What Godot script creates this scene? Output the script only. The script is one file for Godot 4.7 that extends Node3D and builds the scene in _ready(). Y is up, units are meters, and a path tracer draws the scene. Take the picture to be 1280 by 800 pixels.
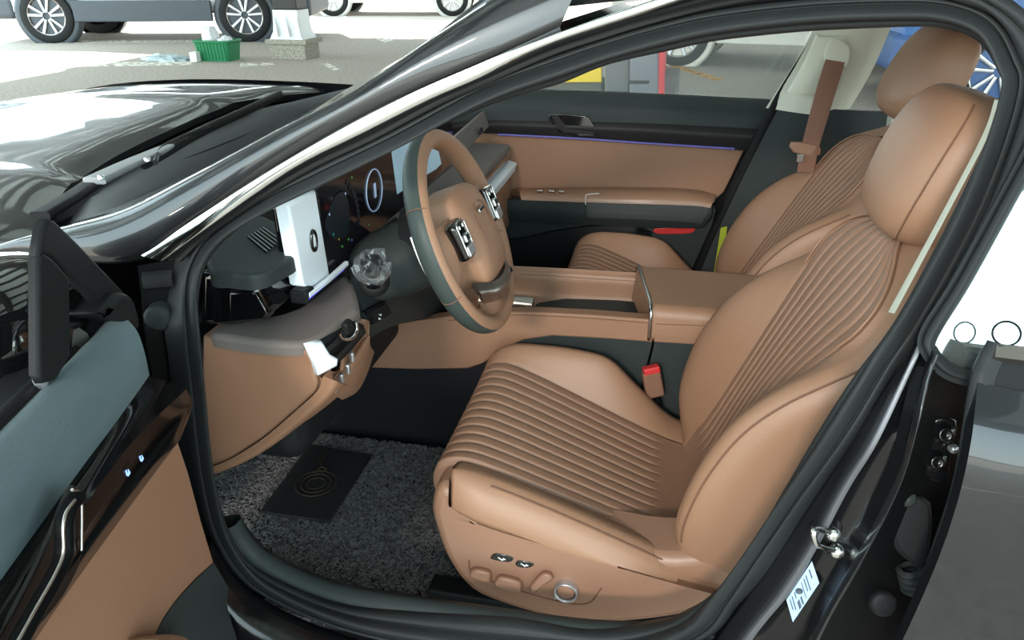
extends Node3D

var M := {}
var taken := {}


class MB:
	var v := PackedVector3Array()
	var n := PackedVector3Array()
	var i := PackedInt32Array()
	var uv := PackedVector2Array()

	func put(p: Vector3, nn: Vector3, t := Vector2.ZERO) -> int:
		v.append(p)
		n.append(nn)
		uv.append(t)
		return v.size() - 1

	func tri(a: Vector3, b: Vector3, c: Vector3) -> void:
		var nn := (c - a).cross(b - a).normalized()
		var k := put(a, nn)
		put(b, nn)
		put(c, nn)
		i.append_array([k, k + 1, k + 2])

	func quad(a: Vector3, b: Vector3, c: Vector3, d: Vector3) -> void:
		var nn := (c - a).cross(b - a).normalized()
		var k := put(a, nn, Vector2(0, 0))
		put(b, nn, Vector2(1, 0))
		put(c, nn, Vector2(1, 1))
		put(d, nn, Vector2(0, 1))
		i.append_array([k, k + 1, k + 2, k, k + 2, k + 3])

	# smooth grid of rows of points; cu closes each row, cv closes the rows
	func grid(rows: Array, cu := false, cv := false) -> void:
		var nr := rows.size()
		var nc: int = rows[0].size()
		var base := v.size()
		var acc := PackedVector3Array()
		acc.resize(nr * nc)
		var er := nr if cv else nr - 1
		var ec := nc if cu else nc - 1
		for r in er:
			var ra = rows[r]
			var rb = rows[(r + 1) % nr]
			for c in ec:
				var c2 := (c + 1) % nc
				var p0: Vector3 = ra[c]
				var p1: Vector3 = ra[c2]
				var p2: Vector3 = rb[c2]
				var p3: Vector3 = rb[c]
				var fn := (p2 - p0).cross(p1 - p0) + (p3 - p0).cross(p2 - p0)
				var k0 := r * nc + c
				var k1 := r * nc + c2
				var k2 := ((r + 1) % nr) * nc + c2
				var k3 := ((r + 1) % nr) * nc + c
				acc[k0] += fn
				acc[k1] += fn
				acc[k2] += fn
				acc[k3] += fn
				i.append_array([base + k0, base + k1, base + k2, base + k0, base + k2, base + k3])
		for r in nr:
			for c in nc:
				var nn := acc[r * nc + c]
				put(rows[r][c], nn.normalized() if nn.length_squared() > 1e-20 else Vector3.UP, Vector2(float(c) / max(1, nc - 1), float(r) / max(1, nr - 1)))

	func fan(ring: Array, flip := false) -> void:
		var c := Vector3.ZERO
		for p in ring:
			c += p
		c /= ring.size()
		for k in ring.size():
			var a: Vector3 = ring[k]
			var b: Vector3 = ring[(k + 1) % ring.size()]
			if flip:
				tri(c, b, a)
			else:
				tri(c, a, b)

	func mesh() -> ArrayMesh:
		var a := []
		a.resize(Mesh.ARRAY_MAX)
		a[Mesh.ARRAY_VERTEX] = v
		a[Mesh.ARRAY_NORMAL] = n
		a[Mesh.ARRAY_TEX_UV] = uv
		a[Mesh.ARRAY_INDEX] = i
		var m := ArrayMesh.new()
		m.add_surface_from_arrays(Mesh.PRIMITIVE_TRIANGLES, a)
		return m


# ---- curves and shapes -------------------------------------------------------
func cr(p: Array, seg: int, closed := false) -> Array:
	var out := []
	var n := p.size()
	var last := n if closed else n - 1
	for k in last:
		var a = p[(k - 1 + n) % n] if closed or k > 0 else p[0] * 2.0 - p[1]
		var b = p[k]
		var c = p[(k + 1) % n]
		var d = p[(k + 2) % n] if closed or k + 2 < n else p[n - 1] * 2.0 - p[n - 2]
		for s in seg:
			var t := float(s) / seg
			out.append((b * 2.0 + (c - a) * t + (a * 2.0 - b * 5.0 + c * 4.0 - d) * t * t + (b * 3.0 - a - c * 3.0 + d) * t * t * t) * 0.5)
	if not closed:
		out.append(p[n - 1])
	return out


func lerps(keys: Array, x: float) -> float:
	if x <= keys[0][0]:
		return keys[0][1]
	for k in keys.size() - 1:
		if x <= keys[k + 1][0]:
			var w: float = keys[k + 1][0] - keys[k][0]
			var t: float = (x - keys[k][0]) / w
			var s1: float = (keys[k + 1][1] - keys[k][1]) / w
			var s0: float = s1 if k == 0 else (keys[k][1] - keys[k - 1][1]) / (keys[k][0] - keys[k - 1][0])
			var s2: float = s1 if k + 2 >= keys.size() else (keys[k + 2][1] - keys[k + 1][1]) / (keys[k + 2][0] - keys[k + 1][0])
			var m0: float = 0.0 if s0 * s1 <= 0.0 and k > 0 else (s0 + s1) / 2.0
			var m1: float = 0.0 if s1 * s2 <= 0.0 and k + 2 < keys.size() else (s1 + s2) / 2.0
			var t2 := t * t
			var t3 := t2 * t
			return (2 * t3 - 3 * t2 + 1) * keys[k][1] + (t3 - 2 * t2 + t) * w * m0 + (3 * t2 - 2 * t3) * keys[k + 1][1] + (t3 - t2) * w * m1
	return keys[-1][1]


# band between two edge curves, with a profile of [t across, height] and a hint of where it faces
func strip(b: MB, ea: Array, eb: Array, prof: Array, seg: int, face: Vector3, closed := false) -> void:
	var pa := cr(ea, seg, closed)
	var pb := cr(eb, seg, closed)
	var rows := []
	for k in pa.size():
		var k0: int = (k - 1 + pa.size()) % pa.size() if closed else max(k - 1, 0)
		var k1: int = (k + 1) % pa.size() if closed else min(k + 1, pa.size() - 1)
		var across: Vector3 = pb[k] - pa[k]
		var nn: Vector3 = across.cross((pa[k1] + pb[k1]) - (pa[k0] + pb[k0])).normalized()
		if nn.dot(face) < 0:
			nn = -nn
		var row := []
		for q in prof:
			row.append(pa[k] + across * q[0] + nn * q[1])
		rows.append(row)
	b.grid(rows, false, closed)


# smooth surface through section curves, given a thickness away from "face"
func loft(b: MB, secs: Array, seg: int, cross: int, thick: float, face: Vector3) -> void:
	var cur := []
	for s in secs:
		cur.append(cr(s, seg))
	var rows := []
	var nc: int = cur[0].size()
	for c in nc:
		var col := []
		for s in cur:
			col.append(s[c])
		rows.append(cr(col, cross))
	slab(b, rows, thick, face)


func slab(b: MB, rows: Array, thick: float, face: Vector3) -> void:
	b.grid(rows)
	if thick == 0.0:
		return
	var back := []
	var nr := rows.size()
	var nc: int = rows[0].size()
	for r in nr:
		var row := []
		for c in nc:
			var du: Vector3 = rows[r][min(c + 1, nc - 1)] - rows[r][max(c - 1, 0)]
			var dv: Vector3 = rows[min(r + 1, nr - 1)][c] - rows[max(r - 1, 0)][c]
			var nn := du.cross(dv).normalized()
			if nn.dot(face) < 0:
				nn = -nn
			row.append(rows[r][c] - nn * thick)
		back.append(row)
	b.grid(back)
	b.grid([rows[0], back[0]])
	b.grid([rows[nr - 1], back[nr - 1]])
	var a0 := []
	var a1 := []
	var b0 := []
	var b1 := []
	for r in nr:
		a0.append(rows[r][0])
		a1.append(back[r][0])
		b0.append(rows[r][nc - 1])
		b1.append(back[r][nc - 1])
	b.grid([a0, a1])
	b.grid([b0, b1])


# flat outline given depth behind it and a rounded rim
func pan(b: MB, outline: Array, face: Vector3, depth: float, bevel: float, smooth := 0) -> void:
	var o := outline if smooth == 0 else cr(outline, smooth, true)
	var nn := face.normalized()
	var ex: Vector3 = (o[1] - o[0])
	ex = (ex - nn * ex.dot(nn)).normalized()
	var ey := nn.cross(ex)
	var p2 := PackedVector2Array()
	var org: Vector3 = o[0]
	for p in o:
		p2.append(Vector2((p - org).dot(ex), (p - org).dot(ey)))
	var area := 0.0
	for k in p2.size():
		area += p2[k].cross(p2[(k + 1) % p2.size()])
	if area < 0:
		p2.reverse()
		o = o.duplicate()
		o.reverse()
	var n := p2.size()
	var outn := []
	for k in n:
		var d0 := (p2[k] - p2[(k - 1 + n) % n]).normalized()
		var d1 := (p2[(k + 1) % n] - p2[k]).normalized()
		var m := Vector2(d0.y + d1.y, -d0.x - d1.x)
		m = m.normalized() / max(0.5, m.length() / 2.0) if m.length() > 0.01 else Vector2(d0.y, -d0.x)
		outn.append(m)
	var rings := []
	var steps := [[1.0, 0.0], [0.5, 0.13], [0.13, 0.5], [0.0, 1.0]]
	for st in steps:
		var ring := []
		for k in n:
			var q: Vector2 = p2[k] - outn[k] * bevel * st[0]
			ring.append(org + ex * q.x + ey * q.y + nn * ((o[k] - org).dot(nn) - bevel * st[1]))
		rings.append(ring)
	var last := []
	for k in n:
		last.append(o[k] - nn * depth)
	var flat := PackedVector2Array()
	for k in n:
		flat.append(p2[k] - outn[k] * bevel)
	var t := Geometry2D.triangulate_polygon(flat)
	if t.is_empty():
		t = Geometry2D.triangulate_polygon(p2)
	var k0 := b.v.size()
	for p in rings[0]:
		b.put(p, nn)
	for k in range(0, t.size(), 3):
		b.i.append_array([k0 + t[k], k0 + t[k + 2], k0 + t[k + 1]])
	k0 = b.v.size()
	for p in last:
		b.put(p, -nn)
	for k in range(0, t.size(), 3):
		b.i.append_array([k0 + t[k], k0 + t[k + 1], k0 + t[k + 2]])
	b.grid(rings, true)
	b.grid([rings[-1], last], true)


# closed domed cushion over an outline: rings shrink to the middle while they rise
func pillow(b: MB, outline: Array, face: Vector3, height: float, depth: float, smooth := 0, rings := 7, power := 2.5) -> void:
	var o := outline if smooth == 0 else cr(outline, smooth, true)
	var c := Vector3.ZERO
	for p in o:
		c += p
	c /= o.size()
	var nn := face.normalized()
	var rows := []
	var low := []
	for p in o:
		low.append(p - nn * depth)
	rows.append(low)
	for r in rings + 1:
		var t := cos(PI / 2 * r / rings)
		var row := []
		for p in o:
			row.append(c + (p - c) * t + nn * height * pow(max(0.0, 1.0 - pow(t, power)), 0.5))
		rows.append(row)
	b.grid(rows, true)


func frame(dir: Vector3, hint: Vector3) -> Basis:
	var z := dir.normalized()
	var x := hint.cross(z)
	if x.length() < 1e-4:
		x = Vector3.RIGHT.cross(z)
	x = x.normalized()
	return Basis(x, z.cross(x), z)


func sweep(b: MB, path: Array, prof: Array, hint: Vector3, closed := false, scales := []) -> void:
	var rows := []
	var n := path.size()
	for k in n:
		var k0: int = (k - 1 + n) % n if closed else max(k - 1, 0)
		var k1: int = (k + 1) % n if closed else min(k + 1, n - 1)
		var f := frame(path[k1] - path[k0], hint)
		var sc: float = 1.0 if scales.is_empty() else lerps(scales, float(k) / (n - 1))
		var row := []
		for q in prof:
			row.append(path[k] + f.x * q.x * sc + f.y * q.y * sc)
		rows.append(row)
	b.grid(rows, true, closed)
	if not closed:
		b.fan(rows[0])
		b.fan(rows[n - 1], true)


func circle(r: float, n: int, ry := 0.0) -> Array:
	var o := []
	for k in n:
		o.append(Vector2(cos(TAU * k / n) * r, sin(TAU * k / n) * (ry if ry > 0 else r)))
	return o


func rrect(w: float, h: float, r: float, n := 3) -> Array:
	var o := []
	for q in [[1, 1, 0], [-1, 1, 1], [-1, -1, 2], [1, -1, 3]]:
		for k in n + 1:
			var a: float = PI / 2 * (q[2] + float(k) / n)
			o.append(Vector2(q[0] * (w / 2 - r) + cos(a) * r, q[1] * (h / 2 - r) + sin(a) * r))
	return o


func tube(b: MB, path: Array, r: float, n := 8, closed := false, hint := Vector3(0.13, 0.97, 0.2)) -> void:
	sweep(b, path, circle(r, n), hint, closed)


func ring_pts(c: Vector3, axis: Vector3, r: float, n: int, hint := Vector3.UP) -> Array:
	var f := frame(axis, hint)
	var o := []
	for k in n:
		o.append(c + f.x * cos(TAU * k / n) * r + f.y * sin(TAU * k / n) * r)
	return o


# turned shape: [radius, distance along axis]
func lathe(b: MB, c: Vector3, axis: Vector3, prof: Array, n := 24) -> void:
	var rows := []
	for q in prof:
		rows.append(ring_pts(c + axis.normalized() * q[1], axis, max(q[0], 1e-5), n))
	b.grid(rows, true)


# box with rounded edges
func rbox(b: MB, c: Vector3, size: Vector3, r: float, bs := Basis.IDENTITY, k := 3) -> void:
	var h := size / 2.0 - Vector3(r, r, r)
	var g := []
	for s in k + 1:
		g.append(-tan(PI / 4 * (1.0 - float(s) / k)))
	for s in k + 1:
		g.append(tan(PI / 4 * float(s) / k))
	for ax in 3:
		for sg in [-1.0, 1.0]:
			var rows := []
			for iu in g.size():
				var row := []
				for iv in g.size():
					var d := Vector3.ZERO
					d[ax] = sg
					d[(ax + 1) % 3] = g[iu]
					d[(ax + 2) % 3] = g[iv] * sg
					var q := Vector3.ZERO
					q[ax] = sg * h[ax]
					q[(ax + 1) % 3] = (-1.0 if iu <= k else 1.0) * h[(ax + 1) % 3]
					q[(ax + 2) % 3] = (-1.0 if iv <= k else 1.0) * sg * h[(ax + 2) % 3]
					row.append(c + bs * (q + d.normalized() * r))
				rows.append(row)
			b.grid(rows)


func superball(b: MB, c: Vector3, half: Vector3, bs: Basis, e1: float, e2: float, shape = null, nu := 36, nv := 20) -> void:
	var rows := []
	for r in nv + 1:
		var la := -PI / 2 + PI * r / nv
		var row := []
		for k in nu:
			var lo := TAU * k / nu
			var cl := cos(la)
			var p := Vector3(pow(cl, e1) * _sp(cos(lo), e2), _sp(sin(la), e1), pow(cl, e1) * _sp(sin(lo), e2))
			if shape != null:
				p = shape.call(p)
			row.append(c + bs * (p * half))
		rows.append(row)
	b.grid(rows, true)


func _sp(x: float, e: float) -> float:
	return signf(x) * pow(absf(x), e)


# ---- objects -----------------------------------------------------------------
func numbered(n: String) -> String:
	if not taken.has(n):
		taken[n] = 0
		return n
	taken[n] += 1
	return "%s_%03d" % [n, taken[n]]


func thing(called: String, label: String, category: String, at := Vector3.ZERO, group := "") -> Node3D:
	var o := Node3D.new()
	o.name = numbered(called)
	add_child(o)
	o.position = at
	o.set_meta("label", label)
	o.set_meta("category", category)
	if group != "":
		o.set_meta("group", group)
	return o


func part(called: String, b, mat: Material, parent: Node3D = self, label := "") -> MeshInstance3D:
	var o := MeshInstance3D.new()
	o.mesh = b.mesh() if b is MB else b
	o.material_override = mat
	o.name = called if parent != self else numbered(called)
	parent.add_child(o, true)
	o.global_transform = Transform3D.IDENTITY
	if label != "":
		o.set_meta("label", label)
	return o


func solo(called: String, b, mat: Material, label: String, category: String, group := "") -> MeshInstance3D:
	var o := part(called, b, mat, self, label)
	o.set_meta("category", category)
	if group != "":
		o.set_meta("group", group)
	return o


func setting(called: String, b, mat: Material, label := "") -> MeshInstance3D:
	var o := part(called, b, mat, self, label)
	o.set_meta("kind", "structure")
	return o


func noise(freq: float, kind := FastNoiseLite.TYPE_SIMPLEX_SMOOTH, oct := 3, sd := 1) -> FastNoiseLite:
	var f := FastNoiseLite.new()
	f.noise_type = kind
	f.frequency = freq
	f.fractal_octaves = oct
	f.seed = sd
	return f


func ntex(f: FastNoiseLite, size := 512, normal := 0.0, ramp: Array = []) -> NoiseTexture2D:
	var t := NoiseTexture2D.new()
	t.width = size
	t.height = size
	t.seamless = true
	t.noise = f
	if normal > 0.0:
		t.as_normal_map = true
		t.bump_strength = normal
	if not ramp.is_empty():
		var g := Gradient.new()
		g.offsets = PackedFloat32Array(ramp[0])
		g.colors = PackedColorArray(ramp[1])
		t.color_ramp = g
	return t


func mat(c: Color, rough: float, metal := 0.0) -> StandardMaterial3D:
	var m := StandardMaterial3D.new()
	m.albedo_color = c
	m.roughness = rough
	m.metallic = metal
	return m


func tri_map(m: StandardMaterial3D, scale: float) -> StandardMaterial3D:
	m.uv1_triplanar = true
	m.uv1_world_triplanar = true
	m.uv1_scale = Vector3.ONE * scale
	return m


func bump(m: StandardMaterial3D, t: Texture2D, scale: float, strength: float) -> StandardMaterial3D:
	m.normal_enabled = true
	m.normal_texture = t
	m.normal_scale = strength
	return tri_map(m, scale)


func tones(m: StandardMaterial3D, t: Texture2D, scale: float) -> StandardMaterial3D:
	m.albedo_texture = t
	return tri_map(m, scale)


func _ready() -> void:
	# camera
	var cam := Camera3D.new()
	cam.name = "camera"
	cam.fov = 45.66
	cam.near = 0.05
	cam.far = 200.0
	cam.position = Vector3(0.363, 1.36, 1.61)
	cam.rotation_degrees = Vector3(-25.5, 12, 0)
	add_child(cam)
	cam.current = true
	# sky: bright white overcast
	var env := Environment.new()
	env.background_mode = Environment.BG_SKY
	var sm := ProceduralSkyMaterial.new()
	sm.sky_top_color = Color(0.80, 0.90, 0.93)
	sm.sky_horizon_color = Color(0.93, 1.0, 0.99)
	sm.ground_horizon_color = Color(0.6, 0.6, 0.58)
	sm.ground_bottom_color = Color(0.5, 0.5, 0.48)
	sm.sky_energy_multiplier = 2.3
	sm.sun_angle_max = 0.0
	var sky := Sky.new()
	sky.sky_material = sm
	env.sky = sky
	env.ambient_light_source = Environment.AMBIENT_SOURCE_DISABLED
	env.tonemap_mode = Environment.TONE_MAPPER_LINEAR
	env.tonemap_exposure = 0.9
	env.sdfgi_enabled = true
	env.ssao_enabled = true
	env.ssil_enabled = true
	var we := WorldEnvironment.new()
	we.environment = env
	add_child(we)
	# sun, kept off the car by the deck; it floods the open ground ahead
	var sun := DirectionalLight3D.new()
	sun.name = "sun"
	sun.light_color = Color(1.0, 0.97, 0.92)
	sun.light_energy = 7.0
	sun.light_angular_distance = 1.0
	sun.shadow_enabled = true
	add_child(sun)
	sun.look_at_from_position(Vector3.ZERO, Vector3(0.50, -0.62, 0.60))
	# floodlight across the aisle
	var flood := AreaLight3D.new()
	flood.name = "floodlight"
	flood.area_size = Vector2(0.7, 0.4)
	flood.light_color = Color(1.0, 0.96, 0.90)
	flood.light_energy = 20.0
	flood.shadow_enabled = true
	add_child(flood)
	flood.look_at_from_position(Vector3(-0.30, 2.85, 5.30), Vector3(0.15, 0.65, 0.2))

	make_materials()
	print("lot")
	build_lot()
	print("body")
	build_body()
	build_front()
	print("doors")
	build_driver_door()
	build_passenger_side()
	print("dash")
	build_dashboard()
	build_console()
	print("wheel")
	build_steering()
	print("seats")
	build_seats()
	build_rear_bench()
	build_floor()
	build_floodlight()
	print("far")
	build_surroundings()


func make_materials() -> void:
	var grain := ntex(noise(0.045, FastNoiseLite.TYPE_CELLULAR, 2, 3), 512, 5.0)
	var fine := ntex(noise(0.12, FastNoiseLite.TYPE_SIMPLEX, 3, 5), 512, 4.0)
	var flake := ntex(noise(0.35, FastNoiseLite.TYPE_SIMPLEX, 1, 8), 512, 2.0)
	M.lamp = mat(Color8(255, 250, 240), 0.4)
	M.lamp.emission_enabled = true
	M.lamp.emission = Color(1.0, 0.96, 0.9)
	M.lamp.emission_energy_multiplier = 4.0
	M.leather = bump(mat(Color8(148, 111, 88), 0.5), grain, 9.0, 0.22)
	M.leather_insert = bump(mat(Color8(138, 104, 84), 0.58), grain, 11.0, 0.3)
	M.leather_panel = bump(mat(Color8(142, 104, 81), 0.6), fine, 10.0, 0.3)
	M.stitch = mat(Color8(112, 78, 60), 0.7)
	M.shield = bump(mat(Color8(147, 110, 90), 0.42), fine, 12.0, 0.15)
	M.plastic = bump(mat(Color8(49, 54, 54), 0.48), fine, 10.0, 0.3)
	M.soft_slate = bump(mat(Color8(86, 99, 103), 0.5), fine, 10.0, 0.3)
	M.plastic_black = bump(mat(Color8(27, 28, 30), 0.5), fine, 10.0, 0.25)
	M.gloss = mat(Color8(9, 9, 11), 0.06)
	M.gloss.clearcoat_enabled = true
	M.gloss.clearcoat = 1.0
	M.gloss.clearcoat_roughness = 0.04
	M.paint = bump(mat(Color8(33, 35, 38), 0.3, 0.5), flake, 14.0, 0.12)
	M.paint.clearcoat_enabled = true
	M.paint.clearcoat = 1.0
	M.paint.clearcoat_roughness = 0.03
	M.jamb = mat(Color8(13, 13, 15), 0.2)
	M.jamb.metallic_specular = 0.5
	M.chrome = mat(Color8(235, 238, 238), 0.1, 1.0)
	M.satin = mat(Color8(172, 166, 160), 0.33, 1.0)
	M.silver = mat(Color8(205, 207, 212), 0.28, 0.85)
	M.rubber = bump(mat(Color8(40, 42, 43), 0.46), fine, 12.0, 0.2)
	M.rubber_dark = mat(Color8(22, 22, 23), 0.5)
	M.carpet = bump(mat(Color8(34, 34, 38), 1.0), fine, 14.0, 1.0)
	M.cream = bump(mat(Color8(206, 206, 190), 0.6), fine, 10.0, 0.2)
	M.belt = bump(mat(Color8(122, 84, 66), 0.7), fine, 20.0, 0.4)
	M.white_film = bump(mat(Color8(232, 238, 245), 0.45), fine, 6.0, 0.1)
	M.shelf = bump(mat(Color8(112, 103, 99), 0.62), fine, 14.0, 0.4)
	M.carbon = bump(mat(Color8(44, 42, 42), 0.35), fine, 8.0, 0.2)
	M.red = mat(Color8(198, 50, 52), 0.35)
	M.white = mat(Color8(232, 234, 236), 0.45)
	M.yellow = mat(Color8(240, 205, 10), 0.5)
	M.wrap = mat(Color(0.95, 0.97, 1.0, 0.04), 0.03)
	M.wrap.transparency = BaseMaterial3D.TRANSPARENCY_ALPHA
	M.glass = mat(Color(0.78, 0.84, 0.84, 0.10), 0.02)
	M.glass.transparency = BaseMaterial3D.TRANSPARENCY_ALPHA
	M.dark_glass = mat(Color(0.03, 0.035, 0.035, 0.80), 0.02)
	M.dark_glass.transparency = BaseMaterial3D.TRANSPARENCY_ALPHA
	M.dark_glass.metallic_specular = 1.0
	M.asphalt = tones(mat(Color8(255, 255, 255), 0.92), ntex(noise(0.05, FastNoiseLite.TYPE_SIMPLEX, 5, 11), 1024, 0.0, [[0.0, 0.45, 1.0], [Color8(146, 136, 127), Color8(168, 157, 147), Color8(186, 174, 163)]]), 0.35)
	M.concrete = tones(mat(Color8(255, 255, 255), 0.9), ntex(noise(0.03, FastNoiseLite.TYPE_SIMPLEX, 5, 12), 512, 0.0, [[0.0, 0.5, 1.0], [Color8(120, 116, 106), Color8(158, 154, 142), Color8(180, 176, 165)]]), 1.5)
	for k in ["plastic", "plastic_black", "soft_slate", "rubber", "rubber_dark", "carpet", "carbon"]:
		M[k].metallic_specular = 0.25
	M.lip = mat(Color8(96, 97, 102), 0.4, 0.6)
	M.mirror_glass = mat(Color8(196, 208, 206), 0.03, 0.9)
	M.rim_dark = bump(mat(Color8(56, 64, 62), 0.45), grain, 12.0, 0.25)
	M.rim_dark.metallic_specular = 0.35
	M.piano = mat(Color8(9, 9, 10), 0.10)
	M.piano.metallic_specular = 0.35
	M.jamb_dull = mat(Color8(15, 16, 17), 0.32)
	M.jamb_dull.metallic_specular = 0.12
	M.wiper = mat(Color8(150, 152, 156), 0.45, 0.6)
	M.void = mat(Color8(7, 7, 8), 0.7)
	M.void.metallic_specular = 0.08
	M.slat = mat(Color8(92, 98, 98), 0.45)


# ---- the parking lot under its deck ------------------------------------------
func build_lot() -> void:
	var b := MB.new()
	rbox(b, Vector3(-5, 0.05, -10), Vector3(110, 0.2, 110), 0.01, Basis.IDENTITY, 1)
	var f := setting("floor", b, M.asphalt, "grey brown asphalt of the parking lot")
	var line := tones(mat(Color8(236, 232, 222), 0.8), ntex(noise(0.04, FastNoiseLite.TYPE_SIMPLEX, 4, 31), 256, 0.0, [[0.3, 0.6], [Color8(170, 160, 150), Color8(255, 255, 255)]]), 0.8)
	var amber := tones(mat(Color8(226, 170, 96), 0.8), line.albedo_texture, 0.8)
	for q in [[[Vector3(-7.5413, 0.152, -7.1038), Vector3(-5.7921, 0.152, -7.56), Vector3(-5.605, 0.152, -7.2697), Vector3(-7.1902, 0.152, -6.6978)], line], [[Vector3(-5.1026, 0.152, -7.539), Vector3(-4.7459, 0.152, -7.6979), Vector3(-4.5801, 0.152, -7.4875), Vector3(-4.9385, 0.152, -7.2536)], line], [[Vector3(-9.72, 0.152, -9.6227), Vector3(-7.308, 0.152, -10.1353), Vector3(-7.0353, 0.152, -9.9276), Vector3(-9.339, 0.152, -9.1822)], line], [[Vector3(-4.0577, 0.152, -7.6792), Vector3(-3.6519, 0.152, -7.1523), Vector3(-3.6454, 0.152, -7.3003), Vector3(-4.067, 0.152, -7.8422)], line], [[Vector3(-7.0488, 0.152, -14.8981), Vector3(-4.2506, 0.152, -10.3904), Vector3(-4.236, 0.152, -10.7883), Vector3(-7.246, 0.152, -15.8776)], line], [[Vector3(0.2162, 0.152, -8.3493), Vector3(0.7485, 0.152, -7.2268), Vector3(0.838, 0.152, -7.3687), Vector3(0.3001, 0.152, -8.5248)], amber], [[Vector3(-12.669, 0.152, -22.1388), Vector3(-12.2994, 0.152, -22.2174), Vector3(-19.717, 0.152, -30.3403), Vector3(-20.0516, 0.152, -30.2691)], line]]:
		b = MB.new()
		pan(b, q[0], Vector3.UP, 0.003, 0.0005)
		part("painted_line", b, q[1], f)
	# line beside the near side of the car
	b = MB.new()
	rbox(b, Vector3(1.0, 0.151, 2.6), Vector3(6.0, 0.004, 0.10), 0.001, Basis.IDENTITY, 1)
	part("painted_line", b, line, f)
	# ribbed deck overhead, its outer part set back from the street side
	var deck_mat := mat(Color8(206, 208, 208), 0.8)
	deck_mat.backlight_enabled = true
	deck_mat.backlight = Color(0.75, 0.77, 0.76)
	var beam_mat := mat(Color8(84, 86, 88), 0.7)
	b = MB.new()
	rbox(b, Vector3(5.0, 3.32, -11.3), Vector3(16.8, 0.14, 29.2), 0.01, Basis.IDENTITY, 1)
	rbox(b, Vector3(-6.3, 3.32, -7.4), Vector3(5.8, 0.14, 13.2), 0.01, Basis.IDENTITY, 1)
	var deck := setting("ceiling", b, deck_mat, "ribbed translucent roof deck above the car")
	b = MB.new()
	rbox(b, Vector3.ZERO, Vector3(22.6, 0.26, 0.28), 0.01, Basis.IDENTITY, 1)
	var long_beam := b.mesh()
	b = MB.new()
	rbox(b, Vector3.ZERO, Vector3(16.8, 0.26, 0.28), 0.01, Basis.IDENTITY, 1)
	var short_beam := b.mesh()
	for k in 16:
		var z := 3.1 - 1.8 * k
		var o := part("beam", long_beam if z < -0.8 and z > -14.0 else short_beam, beam_mat, deck)
		o.position = Vector3(2.1 if z < -0.8 and z > -14.0 else 5.0, 3.13, z)
	b = MB.new()
	rbox(b, Vector3.ZERO, Vector3(0.17, 0.14, 29.2), 0.005, Basis.IDENTITY, 1)
	var rib := b.mesh()
	b = MB.new()
	rbox(b, Vector3.ZERO, Vector3(0.17, 0.14, 13.2), 0.005, Basis.IDENTITY, 1)
	var rib2 := b.mesh()
	for k in 32:
		var x := -9.1 + 0.7 * k
		var o := part("rib", rib2 if x < -3.4 else rib, beam_mat, deck)
		o.position = Vector3(x, 3.2, -7.4 if x < -3.4 else -11.3)
	# steel posts that carry the deck
	var post := thing("deck_post", "steel post, black above and white below, on a concrete footing", "post", Vector3(-4.5891, 0.15, -8.0946))
	var foot: Vector3 = Vector3(-4.6911, 0.15, -8.2543)
	b = MB.new()
	rbox(b, foot + Vector3(0, 0.09, 0), Vector3(0.50, 0.20, 0.44), 0.02)
	part("footing", b, M.concrete, post)
	b = MB.new()
	rbox(b, foot + Vector3(0, 0.215, 0), Vector3(0.58, 0.06, 0.50), 0.012)
	part("footing_cap", b, M.concrete, post)
	var rows := []
	for q in [[0.0, 0.235], [0.02, 0.23], [0.10, 0.195], [0.2, 0.185], [0.36, 0.178]]:
		var row := []
		for c in rrect(q[1] * 2, q[1] * 1.8, 0.012, 2):
			row.append(foot + Vector3(c.x, 0.24 + q[0], c.y))
		rows.append(row)
	b = MB.new()
	b.grid(rows, true)
	part("post_base", b, M.white, post, "white painted flared base")
	b = MB.new()
	rbox(b, foot + Vector3(0, 0.24 + 0.36 + 1.25, 0), Vector3(0.33, 2.5, 0.31), 0.015)
	part("post_shaft", b, mat(Color8(38, 36, 36), 0.5), post, "black upper shaft")
	for q in [-0.16, 0.0, 0.16]:
		b = MB.new()
		var z0 := foot + Vector3(q, 0.28, 0.19)
		pan(b, [z0, z0 + Vector3(0.07, 0, 0.06), z0 + Vector3(0.012, 0.24, 0.0), z0 + Vector3(0.0, 0.24, 0.0)], Vector3(-0.5, 0, 1), 0.012, 0.001)
		part("gusset", b, M.white, post)


# lamp on a pole across the aisle, behind the photographer
func build_floodlight() -> void:
	var at := Vector3(-0.30, 2.85, 5.38)
	var t := thing("flood_lamp", "white floodlight on a grey pole across the aisle", "lamp", Vector3(-0.3, 0.15, 5.75))
	var bs := Basis.looking_at(Vector3(0.15, 0.65, 0.2) - at)
	var b := MB.new()
	rbox(b, at + bs * Vector3(0, 0, 0.06), Vector3(0.8, 0.5, 0.12), 0.02, bs)
	part("housing", b, M.plastic, t)
	b = MB.new()
	rbox(b, at + bs * Vector3(0, 0, -0.003), Vector3(0.7, 0.4, 0.01), 0.004, bs, 1)
	part("lamp_glass", b, M.lamp, t)
	b = MB.new()
	tube(b, [Vector3(-0.3, 0.15, 5.75), Vector3(-0.3, 2.9, 5.75), at + bs * Vector3(0, 0, 0.1)], 0.05, 12)
	part("pole", b, M.satin, t)


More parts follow.
